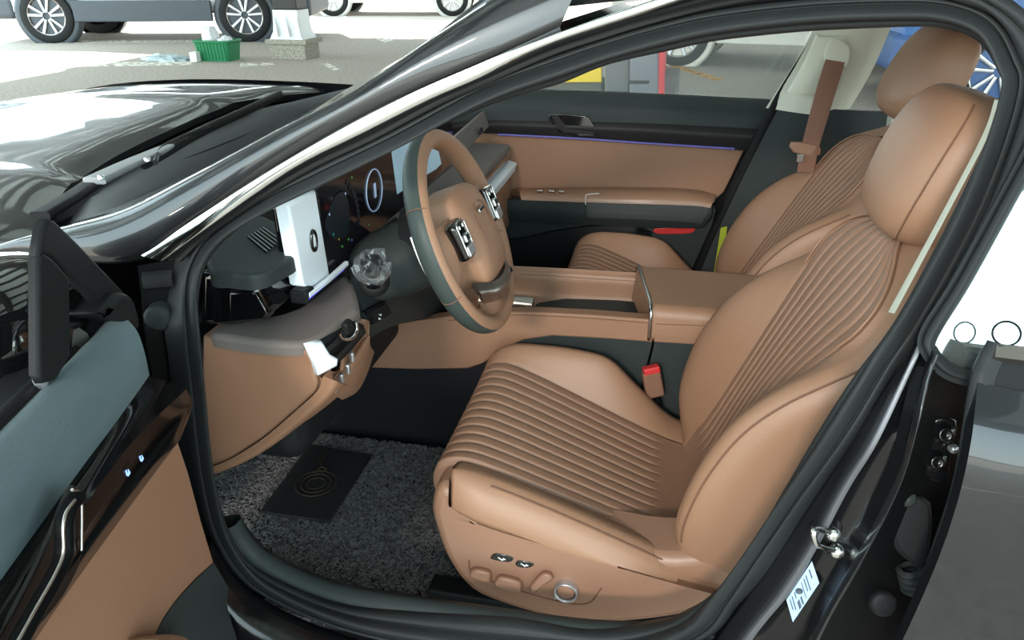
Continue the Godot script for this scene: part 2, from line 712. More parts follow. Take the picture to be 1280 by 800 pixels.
# ---- the car's body shell ----------------------------------------------------
func build_body() -> void:
	var car := thing("sedan_car", "dark grey sedan car with its front door open", "car", Vector3(0.4, 0.15, 0))
	var out := Vector3(0, 0.35, 0.94)
	# door opening: rubber weatherstrip all round
	var so := [Vector3(0.1925, 0.3842, 0.8077), Vector3(0.0388, 0.3816, 0.8078), Vector3(-0.0806, 0.3921, 0.8076), Vector3(-0.1865, 0.4255, 0.8073), Vector3(-0.2492, 0.4714, 0.8068), Vector3(-0.2807, 0.5464, 0.8059), Vector3(-0.2851, 0.6404, 0.8049), Vector3(-0.2804, 0.7268, 0.8039), Vector3(-0.2709, 0.8214, 0.8029), Vector3(-0.2645, 0.8968, 0.802), Vector3(-0.2716, 0.9509, 0.7778), Vector3(-0.2649, 0.9906, 0.759), Vector3(-0.2377, 1.0285, 0.7409), Vector3(-0.1826, 1.0647, 0.7238), Vector3(-0.0974, 1.1064, 0.704), Vector3(0.0079, 1.157, 0.6799), Vector3(0.1183, 1.2158, 0.652), Vector3(0.216, 1.2524, 0.6346), Vector3(0.2731, 1.2712, 0.6257), Vector3(0.3447, 1.2916, 0.616), Vector3(0.4022, 1.3035, 0.6101), Vector3(0.4915, 1.3146, 0.604), Vector3(0.5781, 1.3195, 0.6013), Vector3(0.6456, 1.3177, 0.6023), Vector3(0.6961, 1.2997, 0.6121), Vector3(0.724, 1.2618, 0.6302), Vector3(0.7334, 1.2221, 0.649), Vector3(0.7078, 1.1112, 0.7017), Vector3(0.6581, 0.996, 0.7564), Vector3(0.6296, 0.9444, 0.7809), Vector3(0.5972, 0.8622, 0.8024), Vector3(0.5564, 0.7539, 0.8036), Vector3(0.5207, 0.6527, 0.8047), Vector3(0.4975, 0.5788, 0.8056), Vector3(0.4708, 0.5065, 0.8064), Vector3(0.3827, 0.4306, 0.8072)]
	var si := [Vector3(0.1872, 0.4487, 0.783), Vector3(0.0333, 0.4299, 0.7832), Vector3(-0.088, 0.4224, 0.7833), Vector3(-0.182, 0.4471, 0.783), Vector3(-0.2438, 0.4852, 0.7826), Vector3(-0.2687, 0.5552, 0.7818), Vector3(-0.2733, 0.6391, 0.7809), Vector3(-0.2695, 0.7194, 0.78), Vector3(-0.2609, 0.8089, 0.779), Vector3(-0.2527, 0.8863, 0.7782), Vector3(-0.2554, 0.9386, 0.7597), Vector3(-0.2474, 0.9792, 0.7404), Vector3(-0.2171, 1.014, 0.7239), Vector3(-0.1661, 1.0506, 0.7065), Vector3(-0.0897, 1.0888, 0.6883), Vector3(0.0123, 1.1357, 0.6661), Vector3(0.129, 1.186, 0.6421), Vector3(0.2173, 1.2136, 0.629), Vector3(0.2743, 1.2359, 0.6184), Vector3(0.3479, 1.2537, 0.61), Vector3(0.4067, 1.2663, 0.604), Vector3(0.4979, 1.2775, 0.5987), Vector3(0.5863, 1.2833, 0.596), Vector3(0.6465, 1.2842, 0.5955), Vector3(0.6855, 1.2733, 0.6007), Vector3(0.7089, 1.2466, 0.6133), Vector3(0.7195, 1.2141, 0.6288), Vector3(0.6809, 1.1035, 0.6814), Vector3(0.6323, 0.9891, 0.7357), Vector3(0.5902, 0.9195, 0.7687), Vector3(0.5584, 0.8378, 0.7787), Vector3(0.5345, 0.7528, 0.7796), Vector3(0.4906, 0.6111, 0.7812), Vector3(0.4472, 0.5367, 0.782), Vector3(0.3997, 0.4911, 0.7825), Vector3(0.3088, 0.4548, 0.7829)]
	var b := MB.new()
	strip(b, so, si, [[-0.06, -0.045], [-0.02, -0.012], [0.03, -0.002], [0.1, 0.003], [0.16, 0.0], [0.2, -0.005], [0.24, -0.002], [0.3, 0.009], [0.38, 0.0155], [0.48, 0.018], [0.58, 0.0145], [0.66, 0.007], [0.7, 0.001], [0.76, 0.0015], [0.84, 0.001], [0.92, -0.003], [1.0, -0.012], [0.98, -0.022], [0.86, -0.05]], 6, out, true)
	part("weatherstrip", b, M.rubber, car, "black rubber door seal")
	# outer groove between seal and bright window moulding along pillar and roof
	b = MB.new()
	strip(b, [Vector3(-0.2905, 0.9936, 0.7755), Vector3(-0.2276, 1.0382, 0.7544), Vector3(-0.1162, 1.1124, 0.7191), Vector3(-0.018, 1.1611, 0.696), Vector3(0.0627, 1.2004, 0.6773), Vector3(0.1219, 1.2254, 0.6654), Vector3(0.1983, 1.2617, 0.6482), Vector3(0.264, 1.2838, 0.6377), Vector3(0.31, 1.2983, 0.6308), Vector3(0.3817, 1.3219, 0.618), Vector3(0.452, 1.3391, 0.6085), Vector3(0.538, 1.3493, 0.6029), Vector3(0.6219, 1.3495, 0.6028), Vector3(0.6879, 1.3338, 0.6114)], [Vector3(-0.2697, 0.9903, 0.7591), Vector3(-0.2285, 1.0311, 0.7397), Vector3(-0.1105, 1.102, 0.7061), Vector3(-0.0129, 1.1478, 0.6843), Vector3(0.0685, 1.1915, 0.6636), Vector3(0.1245, 1.216, 0.6519), Vector3(0.2064, 1.2495, 0.636), Vector3(0.2731, 1.2712, 0.6257), Vector3(0.3198, 1.2851, 0.6191), Vector3(0.3932, 1.3017, 0.6111), Vector3(0.4632, 1.3118, 0.6055), Vector3(0.5438, 1.3175, 0.6023), Vector3(0.6289, 1.3183, 0.6019), Vector3(0.6961, 1.2997, 0.6121)], [[-0.05, -0.01], [0, 0], [0.15, -0.004], [0.35, -0.009], [0.5, -0.003], [0.65, 0.004], [0.85, 0.002], [1, -0.006], [1.1, -0.03]], 5, out)
	part("window_seal", b, M.rubber_dark, car)
	b = MB.new()
	strip(b, [Vector3(-0.317, 1.0043, 0.7854), Vector3(-0.2451, 1.0508, 0.7633), Vector3(-0.1338, 1.1195, 0.7307), Vector3(-0.0347, 1.1741, 0.7048), Vector3(0.0455, 1.2128, 0.6864), Vector3(0.1236, 1.2458, 0.6707), Vector3(0.1997, 1.2736, 0.6576), Vector3(0.2689, 1.2978, 0.6461), Vector3(0.3363, 1.3196, 0.6342), Vector3(0.4153, 1.3409, 0.6225), Vector3(0.4924, 1.3558, 0.6143)], [Vector3(-0.2873, 0.9955, 0.7797), Vector3(-0.2247, 1.0398, 0.7586), Vector3(-0.1139, 1.1136, 0.7235), Vector3(-0.0161, 1.1621, 0.7005), Vector3(0.0642, 1.2012, 0.6819), Vector3(0.1231, 1.2261, 0.6701), Vector3(0.1991, 1.2622, 0.6529), Vector3(0.2645, 1.2842, 0.6425), Vector3(0.3103, 1.2986, 0.6357), Vector3(0.3816, 1.3221, 0.6229), Vector3(0.4603, 1.3392, 0.6134)], [[0, -0.02], [0, 0], [0.1, 0.003], [0.5, 0.005], [0.9, 0.003], [1, 0], [1, -0.02]], 5, out)
	part("window_moulding", b, M.chrome, car, "bright chrome window moulding")
	# pillar skin between windshield and moulding, down to the cowl corner
	b = MB.new()
	strip(b, [Vector3(-0.5678, 0.9892, 0.7976), Vector3(-0.5057, 1.0132, 0.7862), Vector3(-0.437, 1.0322, 0.7772), Vector3(-0.3478, 1.0578, 0.7651), Vector3(-0.2465, 1.1059, 0.7422), Vector3(-0.1356, 1.1621, 0.7155), Vector3(-0.0363, 1.2102, 0.6927), Vector3(0.0664, 1.276, 0.6614), Vector3(0.1555, 1.3295, 0.6338), Vector3(0.265, 1.3829, 0.6044)], [Vector3(-0.5693, 0.9845, 0.7979), Vector3(-0.4926, 0.9926, 0.794), Vector3(-0.3799, 0.9904, 0.7951), Vector3(-0.3149, 1.0044, 0.7884), Vector3(-0.2432, 1.0508, 0.7663), Vector3(-0.1322, 1.1184, 0.7343), Vector3(-0.0333, 1.1729, 0.7084), Vector3(0.0467, 1.2115, 0.6901), Vector3(0.1245, 1.2444, 0.6744), Vector3(0.2183, 1.2853, 0.655)], [[-0.1, -0.035], [0, -0.004], [0.12, 0.006], [0.35, 0.014], [0.65, 0.012], [0.88, 0.005], [1, 0], [1, -0.02]], 6, out)
	part("front_pillar", b, M.paint, car)
	# roof skin from the pillars up and over
	b = MB.new()
	var roof := []
	for k in 13:
		var x := 0.17 + 1.71 * k / 12.0
		var row := []
		for s in 15:
			var q := -1.0 + 2.0 * s / 14.0
			var edge := lerps([[0.1, 1.345], [0.35, 1.372], [1.0, 1.40], [1.9, 1.30]], x)
			row.append(Vector3(x + 0.04 * q * q, edge + 0.06 * (1.0 - q * q), q * 0.60))
		roof.append(row)
	slab(b, roof, 0.05, Vector3.UP)
	part("roof", b, M.paint, car)
	# hidden front pillar of the far side
	b = MB.new()
	tube(b, cr([Vector3(-0.56, 1.0, -0.80), Vector3(-0.36, 1.12, -0.76), Vector3(-0.12, 1.27, -0.68), Vector3(0.2, 1.40, -0.60)], 6), 0.035, 10)
	part("front_pillar", b, M.paint, car)
	b = MB.new()
	tube(b, cr([Vector3(0.2, 1.33, -0.60), Vector3(0.7, 1.36, -0.58), Vector3(1.2, 1.33, -0.58), Vector3(1.75, 1.22, -0.6)], 6), 0.035, 10)
	part("roof_rail", b, M.paint, car)
	# hinge face of the front pillar seen inside the jamb
	b = MB.new()
	loft(b, [[Vector3(-0.3501, 0.974, 0.7549), Vector3(-0.3322, 0.8839, 0.7902), Vector3(-0.3393, 0.7524, 0.7916), Vector3(-0.3295, 0.6391, 0.7929), Vector3(-0.3044, 0.5026, 0.7944), Vector3(-0.2225, 0.4144, 0.7954)], [Vector3(-0.2959, 0.9782, 0.7229), Vector3(-0.3008, 0.8724, 0.7603), Vector3(-0.3091, 0.7656, 0.7615), Vector3(-0.3212, 0.6335, 0.763), Vector3(-0.3059, 0.4925, 0.7645), Vector3(-0.2318, 0.4127, 0.7654)]], 6, 4, 0.02, out)
	part("hinge_pillar", b, M.jamb_dull, car)
	b = MB.new()
	lathe(b, Vector3(-0.3132, 0.9106, 0.78), Vector3(0.3, 0.1, 0.95), [[0.02, -0.01], [0.019, 0.006], [0.014, 0.009], [0.0, 0.01]], 20)
	part("grommet", b, M.plastic, car)
	b = MB.new()
	strip(b, [Vector3(-0.3418, 0.9665, 0.7584), Vector3(-0.2953, 0.9728, 0.7554)], [Vector3(-0.3371, 0.9457, 0.7683), Vector3(-0.2919, 0.9521, 0.7653)], [[0, 0.001], [0.5, 0.004], [1, 0.001]], 3, out)
	part("grommet_plate", b, M.rubber_dark, car)
	# painted sill below the seal
	b = MB.new()
	strip(b, [Vector3(-0.2811, 0.5509, 0.8039), Vector3(-0.2502, 0.4727, 0.8047), Vector3(-0.1876, 0.4249, 0.8053), Vector3(-0.0815, 0.3915, 0.8057), Vector3(0.0381, 0.381, 0.8058), Vector3(0.192, 0.3835, 0.8057), Vector3(0.3827, 0.4283, 0.8052), Vector3(0.4712, 0.5029, 0.8044)], [Vector3(-0.2825, 0.5272, 0.8691), Vector3(-0.2367, 0.4488, 0.87), Vector3(-0.1704, 0.4022, 0.8705), Vector3(-0.0544, 0.3827, 0.8707), Vector3(0.0598, 0.3809, 0.8708), Vector3(0.2059, 0.382, 0.8708), Vector3(0.3875, 0.4142, 0.8704), Vector3(0.4855, 0.5016, 0.8694)], [[0, -0.02], [0.05, -0.004], [0.3, 0.004], [0.7, 0.004], [0.95, 0.0], [1, -0.03]], 6, out)
	part("sill", b, M.jamb, car)
	b = MB.new()
	strip(b, [Vector3(-0.1652, 0.3921, 0.8256), Vector3(-0.0876, 0.3788, 0.8258), Vector3(0.0445, 0.3756, 0.8258), Vector3(0.1465, 0.3766, 0.8258)], [Vector3(-0.1519, 0.394, 0.8406), Vector3(-0.0756, 0.3792, 0.8408), Vector3(0.0496, 0.3769, 0.8408), Vector3(0.1504, 0.3782, 0.8408)], [[0, 0.008], [0.5, 0.011], [1, 0.008]], 5, out)
	part("scuff_plate", b, M.satin, car)
	# scuff trim inside the seal
	b = MB.new()
	strip(b, [Vector3(-0.2704, 0.5403, 0.774), Vector3(-0.262, 0.5061, 0.7744), Vector3(-0.2443, 0.4745, 0.7747), Vector3(-0.1843, 0.439, 0.7751), Vector3(-0.0923, 0.4135, 0.7754), Vector3(0.0302, 0.421, 0.7753), Vector3(0.1855, 0.44, 0.7751), Vector3(0.3081, 0.451, 0.775), Vector3(0.4463, 0.4774, 0.7747)], [Vector3(-0.2797, 0.5383, 0.734), Vector3(-0.2649, 0.5045, 0.7344), Vector3(-0.2298, 0.4669, 0.7348), Vector3(-0.1587, 0.4357, 0.7352), Vector3(-0.0886, 0.4254, 0.7353), Vector3(0.0169, 0.4245, 0.7353), Vector3(0.1771, 0.4257, 0.7353), Vector3(0.3045, 0.4297, 0.7352), Vector3(0.4487, 0.4517, 0.735)], [[0, -0.01], [0.12, 0.004], [0.5, 0.008], [0.85, 0.002], [1, -0.02], [1.0, -0.05]], 6, Vector3(0, 1, 0.4))
	part("sill_trim", b, M.plastic, car)
	# centre pillar: painted jamb between seal and the rear door
	b = MB.new()
	strip(b, [Vector3(0.6692, 0.9901, 0.7412), Vector3(0.6475, 0.9508, 0.7599), Vector3(0.6177, 0.8972, 0.784), Vector3(0.5934, 0.8156, 0.7849), Vector3(0.5682, 0.7418, 0.7858), Vector3(0.5341, 0.639, 0.7869), Vector3(0.5078, 0.563, 0.7877), Vector3(0.4791, 0.4843, 0.7886), Vector3(0.4526, 0.4139, 0.7894)], [Vector3(0.6493, 0.9772, 0.7813), Vector3(0.6362, 0.943, 0.7976), Vector3(0.611, 0.8605, 0.8184), Vector3(0.5926, 0.7983, 0.8191), Vector3(0.573, 0.713, 0.8201), Vector3(0.5478, 0.6259, 0.821), Vector3(0.5257, 0.5683, 0.8217), Vector3(0.5127, 0.5334, 0.8221), Vector3(0.4914, 0.4631, 0.8229)], [[0, -0.02], [0.0, 0], [0.3, 0.002], [0.7, 0.002], [0.92, 0.004], [1, 0.0]], 6, out)
	part("pillar_flange", b, M.plastic_black, car)
	b = MB.new()
	strip(b, [Vector3(0.6493, 0.9772, 0.7813), Vector3(0.6362, 0.943, 0.7976), Vector3(0.611, 0.8605, 0.8184), Vector3(0.5926, 0.7983, 0.8191), Vector3(0.573, 0.713, 0.8201), Vector3(0.5478, 0.6259, 0.821), Vector3(0.5257, 0.5683, 0.8217), Vector3(0.5127, 0.5334, 0.8221), Vector3(0.4914, 0.4631, 0.8229)], [Vector3(0.6513, 0.9758, 0.788), Vector3(0.6424, 0.9494, 0.8005), Vector3(0.6182, 0.8656, 0.8244), Vector3(0.6002, 0.7994, 0.8251), Vector3(0.582, 0.7161, 0.826), Vector3(0.5593, 0.6301, 0.827), Vector3(0.5368, 0.5727, 0.8276), Vector3(0.5235, 0.5351, 0.8281), Vector3(0.506, 0.4737, 0.8287)], [[0, 0], [0.3, 0.003], [0.7, 0.003], [1, 0.0]], 6, out)
	part("pillar_lip", b, M.lip, car)
	b = MB.new()
	strip(b, [Vector3(0.6505, 0.9757, 0.788), Vector3(0.6424, 0.9494, 0.8005), Vector3(0.6182, 0.8656, 0.8244), Vector3(0.6002, 0.7994, 0.8251), Vector3(0.582, 0.7161, 0.826), Vector3(0.5593, 0.6301, 0.827), Vector3(0.5368, 0.5727, 0.8276), Vector3(0.5235, 0.5351, 0.8281), Vector3(0.506, 0.4737, 0.8287)], [Vector3(0.66, 0.9732, 0.8003), Vector3(0.6528, 0.9488, 0.8118), Vector3(0.6469, 0.9007, 0.8347), Vector3(0.6446, 0.8227, 0.8359), Vector3(0.6277, 0.7255, 0.8369), Vector3(0.607, 0.6348, 0.8379), Vector3(0.5968, 0.5809, 0.8385), Vector3(0.5902, 0.5482, 0.8389), Vector3(0.5751, 0.4962, 0.8395)], [[0, 0], [0.1, -0.012], [0.4, -0.018], [0.75, -0.014], [0.92, 0.002], [1, 0.006], [1.0, -0.02]], 6, out)
	part("pillar_face", b, M.jamb, car)
	b = MB.new()
	strip(b, [Vector3(0.6572, 0.9726, 0.8055), Vector3(0.6493, 0.9467, 0.8178), Vector3(0.6439, 0.9029, 0.8386), Vector3(0.6412, 0.8259, 0.8408), Vector3(0.6243, 0.7292, 0.8419), Vector3(0.6036, 0.6391, 0.8429), Vector3(0.5934, 0.5854, 0.8435), Vector3(0.5869, 0.553, 0.8439), Vector3(0.5718, 0.5012, 0.8444)], [Vector3(0.6635, 0.9732, 0.8052), Vector3(0.6564, 0.9474, 0.8175), Vector3(0.6503, 0.9035, 0.8383), Vector3(0.6481, 0.8248, 0.8408), Vector3(0.632, 0.7258, 0.8419), Vector3(0.6119, 0.6342, 0.843), Vector3(0.6022, 0.5791, 0.8436), Vector3(0.5962, 0.5438, 0.844), Vector3(0.5797, 0.4957, 0.8445)], [[0, -0.004], [0.3, 0.006], [0.7, 0.006], [1, -0.004]], 6, out)
	part("pillar_edge", b, M.paint, car)
	b = MB.new()
	loft(b, [[Vector3(0.6601, 0.9558, 0.8085), Vector3(0.6555, 0.9372, 0.8173), Vector3(0.6501, 0.9011, 0.8345), Vector3(0.6483, 0.8211, 0.8359), Vector3(0.632, 0.7214, 0.837), Vector3(0.6117, 0.6292, 0.838), Vector3(0.5958, 0.538, 0.839)], [Vector3(0.7192, 0.923, 0.7591), Vector3(0.7172, 0.9095, 0.7655), Vector3(0.7226, 0.8698, 0.7703), Vector3(0.7306, 0.7855, 0.7713), Vector3(0.7294, 0.6797, 0.7724), Vector3(0.721, 0.5829, 0.7735), Vector3(0.7148, 0.4625, 0.7749)]], 6, 6, 0.02, out)
	part("pillar_recess", b, M.jamb_dull, car)
	# latch striker, hinge bolts, wiring boot, label
	var st := thing("door_striker", "steel door latch loop on black pillar face", "door striker", Vector3(0.5953, 0.7176, 0.822))
	b = MB.new()
	pan(b, [Vector3(0.5681, 0.7196, 0.814), Vector3(0.5763, 0.7384, 0.8138), Vector3(0.5992, 0.7448, 0.8137), Vector3(0.6075, 0.7291, 0.8139), Vector3(0.6025, 0.693, 0.8143), Vector3(0.5832, 0.6842, 0.8144)], out, 0.012, 0.003, 3)
	part("mounting_plate", b, M.rubber_dark, st)
	b = MB.new()
	tube(b, cr([Vector3(0.5945, 0.7273, 0.8219), Vector3(0.5686, 0.7486, 0.8437), Vector3(0.5652, 0.7463, 0.8517), Vector3(0.5745, 0.7268, 0.8469), Vector3(0.6036, 0.7016, 0.8222)], 6), 0.0036, 8)
	part("loop", b, M.chrome, st)
	for q in [Vector3(0.5945, 0.7273, 0.8219), Vector3(0.6036, 0.7016, 0.8222)]:
		b = MB.new()
		lathe(b, q, out, [[0.009, -0.004], [0.009, 0.004], [0.006, 0.007], [0, 0.008]], 14)
		part("bolt", b, M.chrome, st)
	var lb := thing("information_sticker", "pale blue printed information label on black pillar", "sticker", Vector3(0.5745, 0.6293, 0.823))
	b = MB.new()
	var c4 := [Vector3(0.578, 0.6801, 0.8224), Vector3(0.5919, 0.6476, 0.8228), Vector3(0.5708, 0.5761, 0.8236), Vector3(0.5575, 0.6121, 0.8232)]
	pan(b, c4, (c4[1] - c4[0]).cross(c4[3] - c4[0]) * -signf((c4[1] - c4[0]).cross(c4[3] - c4[0]).dot(Vector3.BACK)) * -1.0, 0.001, 0.0003)
	part("paper", b, mat(Color8(158, 182, 210), 0.5), lb)
	for q in [[0.10, 0.12, 0.5, 0.16], [0.12, 0.26, 0.8, 0.29], [0.12, 0.34, 0.7, 0.37], [0.12, 0.44, 0.85, 0.46], [0.55, 0.55, 0.9, 0.60], [0.55, 0.64, 0.9, 0.72], [0.12, 0.70, 0.4, 0.73], [0.12, 0.80, 0.75, 0.83], [0.12, 0.88, 0.6, 0.91]]:
		b = MB.new()
		b.quad(_bil(c4, q[0], q[1]), _bil(c4, q[2], q[1]), _bil(c4, q[2], q[3]), _bil(c4, q[0], q[3]))
		part("print_line", b, mat(Color8(70, 76, 96), 0.6), lb)
	b = MB.new()
	var sc := _bil(c4, 0.3, 0.58)
	lathe(b, sc, (c4[1] - c4[0]).cross(c4[3] - c4[0]), [[0.0045, -0.0005], [0.0045, 0.0008], [0, 0.0009]], 16)
	part("print_dot", b, mat(Color8(60, 66, 80), 0.6), lb)
	b = MB.new()
	pan(b, [Vector3(0.669, 0.8912, 0.8101), Vector3(0.6975, 0.896, 0.81), Vector3(0.7018, 0.8552, 0.8105), Vector3(0.7042, 0.8146, 0.8109), Vector3(0.6754, 0.8214, 0.8109), Vector3(0.6706, 0.8561, 0.8105)], out, 0.012, 0.003, 3)
	var hg := part("door_hinge", b, M.jamb, car, "black hinge plate of the rear door")
	for q in [Vector3(0.6858, 0.88, 0.8122), Vector3(0.6855, 0.8432, 0.8126)]:
		b = MB.new()
		lathe(b, q, out, [[0.0125, 0.0], [0.0125, 0.004], [0.0085, 0.005], [0.0085, 0.011], [0.006, 0.013], [0.004, 0.010], [0, 0.010]], 12)
		part("bolt", b, M.jamb, hg)
	b = MB.new()
	lathe(b, Vector3(0.6986, 0.8635, 0.8154), out, [[0.005, 0.0], [0.005, 0.006], [0, 0.008]], 12)
	part("pin", b, M.silver, hg)
	var bt := thing("wiring_boot", "black rubber wiring boot with bellows between pillar and rear door", "wiring boot", Vector3(0.706, 0.6982, 0.8122))
	b = MB.new()
	pan(b, [Vector3(0.6669, 0.7861, 0.8163), Vector3(0.6949, 0.7849, 0.8163), Vector3(0.7082, 0.7156, 0.817), Vector3(0.7021, 0.6894, 0.8173), Vector3(0.6728, 0.7089, 0.8171), Vector3(0.6608, 0.7375, 0.8168)], out, 0.025, 0.006, 3)
	part("housing", b, M.plastic_black, bt)
	for k in 4:
		b = MB.new()
		var q0: Vector3 = Vector3(0.6934, 0.6806, 0.8124).lerp(Vector3(0.7034, 0.6541, 0.8127), k / 3.0)
		lathe(b, q0, Vector3(0.705, 0.6466, 0.8128) - Vector3(0.6915, 0.6853, 0.8124), [[0.010, -0.004], [0.016, -0.001], [0.016, 0.001], [0.010, 0.004]], 14)
		part("bellow", b, M.rubber, bt)
	b = MB.new()
	lathe(b, Vector3(0.6733, 0.6226, 0.8131), out, [[0.017, -0.006], [0.017, 0.004], [0.012, 0.008], [0.0, 0.006]], 18)
	part("body_plug", b, M.plastic_black, car)
	b = MB.new()
	lathe(b, Vector3(0.6681, 0.7859, 0.8113), out, [[0.010, -0.006], [0.010, 0.006], [0.006, 0.01], [0.0, 0.011]], 14)
	part("body_plug", b, M.plastic, car)
	# rear door in its closed place: glass, frame and skin
	var rd := thing("rear_door", "closed dark grey rear door with bright reflections", "car door", Vector3(0.7689, 0.6842, 0.8624))
	b = MB.new()
	loft(b, [[Vector3(0.69, 0.9662, 0.8486), Vector3(0.8209, 0.9519, 0.8553), Vector3(0.9316, 0.9421, 0.86)], [Vector3(0.6837, 0.915, 0.8879), Vector3(0.8226, 0.8889, 0.8951), Vector3(0.938, 0.8695, 0.8953)], [Vector3(0.6826, 0.8395, 0.9007), Vector3(0.8512, 0.7862, 0.9013), Vector3(0.9782, 0.7478, 0.9017)], [Vector3(0.6807, 0.736, 0.8968), Vector3(0.8902, 0.6638, 0.8976), Vector3(1.0287, 0.6127, 0.8982)], [Vector3(0.6715, 0.5663, 0.8837), Vector3(0.87, 0.4641, 0.8848), Vector3(1.0606, 0.4044, 0.8855)]], 5, 6, 0.02, out)
	part("door_skin", b, M.paint, rd)
	b = MB.new()
	strip(b, [Vector3(0.7055, 0.9952, 0.8148), Vector3(0.6949, 0.9775, 0.8232), Vector3(0.6897, 0.9519, 0.8354), Vector3(0.6918, 0.8624, 0.8604), Vector3(0.6913, 0.7708, 0.8614), Vector3(0.6857, 0.6688, 0.8626), Vector3(0.6797, 0.6065, 0.8633), Vector3(0.671, 0.5424, 0.864)], [Vector3(0.7073, 1.0035, 0.8309), Vector3(0.7017, 0.9844, 0.8399), Vector3(0.6968, 0.9579, 0.8525), Vector3(0.6949, 0.8775, 0.8803), Vector3(0.6954, 0.7865, 0.8813), Vector3(0.6915, 0.6878, 0.8824), Vector3(0.6873, 0.6301, 0.883), Vector3(0.6776, 0.5678, 0.8837)], [[0, -0.006], [0, 0], [0.2, 0.006], [0.5, 0.009], [0.8, 0.006], [1, 0], [1, -0.01]], 6, out)
	part("edge_seal", b, M.rubber, rd)
	b = MB.new()
	loft(b, [[Vector3(0.7035, 0.9924, 0.8281), Vector3(0.8217, 0.981, 0.8335), Vector3(0.9334, 0.9702, 0.8387)], [Vector3(0.6981, 0.9282, 0.8666), Vector3(0.825, 0.909, 0.8757), Vector3(0.937, 0.896, 0.88)]], 4, 3, 0.012, out)
	part("belt_panel", b, M.plastic_black, rd)
	b = MB.new()
	loft(b, [[Vector3(0.705, 1.0032, 0.829), Vector3(0.8172, 0.9999, 0.8306), Vector3(0.9273, 0.9992, 0.8309)], [Vector3(0.7018, 0.9936, 0.8415), Vector3(0.8147, 0.9894, 0.8436), Vector3(0.924, 0.9877, 0.8444)]], 4, 3, 0.01, out)
	part("belt_moulding", b, M.satin, rd)
	b = MB.new()
	strip(b, [Vector3(0.7484, 1.2492, 0.6591), Vector3(0.7382, 1.1945, 0.6851), Vector3(0.7098, 1.1228, 0.7192), Vector3(0.6738, 1.0417, 0.7577), Vector3(0.6464, 0.9902, 0.7822), Vector3(0.6501, 0.9681, 0.7926), Vector3(0.6732, 0.9479, 0.8022), Vector3(0.7035, 0.9413, 0.8054), Vector3(0.7391, 0.9415, 0.8053)], [Vector3(0.7711, 1.251, 0.6683), Vector3(0.7558, 1.1969, 0.6939), Vector3(0.7234, 1.1261, 0.7276), Vector3(0.688, 1.0461, 0.7656), Vector3(0.6601, 0.9889, 0.7928), Vector3(0.66, 0.9732, 0.8003), Vector3(0.6758, 0.9588, 0.8071), Vector3(0.6994, 0.9532, 0.8097), Vector3(0.7346, 0.9534, 0.8096)], [[0, -0.02], [0.0, 0.0], [0.12, 0.006], [0.28, -0.006], [0.4, 0.002], [0.7, 0.004], [1, 0.002], [1, -0.01]], 6, out)
	part("window_frame", b, M.rubber, rd)
	b = MB.new()
	loft(b, [[Vector3(0.7445, 1.2479, 0.6498), Vector3(0.7267, 1.1212, 0.7099), Vector3(0.6914, 1.0395, 0.7487), Vector3(0.6645, 0.9813, 0.7764), Vector3(0.6751, 0.9565, 0.7882), Vector3(0.7066, 0.9402, 0.7959)], [Vector3(1.0313, 1.3065, 0.6219), Vector3(1.047, 1.1386, 0.7017), Vector3(1.0538, 1.0657, 0.7363), Vector3(1.0586, 1.0147, 0.7605), Vector3(1.0608, 0.9915, 0.7716), Vector3(1.0654, 0.942, 0.795)]], 5, 3, 0.004, out)
	part("window_glass", b, M.mirror_glass, rd)
	var kr := MB.new()
	tube(kr, ring_pts(Vector3(0.7141, 1.0117, 0.8219), Vector3(-0.2, 0.5, 0.84), 0.0125, 24), 0.0012, 6, true)
	solo("wire_ring", kr, M.rubber_dark, "thin wire ring hooked at the rear door window sill", "ring")
	b = MB.new()
	strip(b, [Vector3(0.5887, 1.3494, 0.6028), Vector3(0.6677, 1.3353, 0.6106), Vector3(0.7381, 1.2952, 0.6323), Vector3(0.7611, 1.2334, 0.6617), Vector3(0.7219, 1.1206, 0.7152), Vector3(0.6641, 0.9881, 0.7782)], [Vector3(0.6408, 1.3185, 0.6038), Vector3(0.6954, 1.3006, 0.6136), Vector3(0.7249, 1.262, 0.632), Vector3(0.7343, 1.2224, 0.6508), Vector3(0.7088, 1.1118, 0.7034), Vector3(0.6593, 0.996, 0.7584)], [[0, -0.02], [0.0, 0.0], [0.2, 0.006], [0.45, 0.004], [0.5, -0.004], [0.55, 0.004], [0.9, 0.002], [1, -0.01]], 6, out)
	part("pillar_applique", b, M.rubber, car)
	# cream trim strip on the inside of the near pillar
	b = MB.new()
	strip(b, [Vector3(0.7264, 1.2116, 0.612), Vector3(0.7181, 1.1754, 0.6292), Vector3(0.6864, 1.0991, 0.6654), Vector3(0.6353, 0.9809, 0.7216)], [Vector3(0.7433, 1.2032, 0.556), Vector3(0.7329, 1.163, 0.5751), Vector3(0.6977, 1.0796, 0.6147), Vector3(0.6432, 0.959, 0.672)], [[0, 0], [0.5, 0.004], [1, 0]], 4, Vector3(-0.7, 0.3, 0.6))
	part("pillar_trim", b, M.cream, car, "cream inner pillar trim")
	# inner floor, firewall, tunnel, rear closing panels
	b = MB.new()
	rbox(b, Vector3(0.50, 0.24, 0), Vector3(2.7, 0.06, 1.5), 0.01)
	part("floor_pan", b, M.carpet, car)
	b = MB.new()
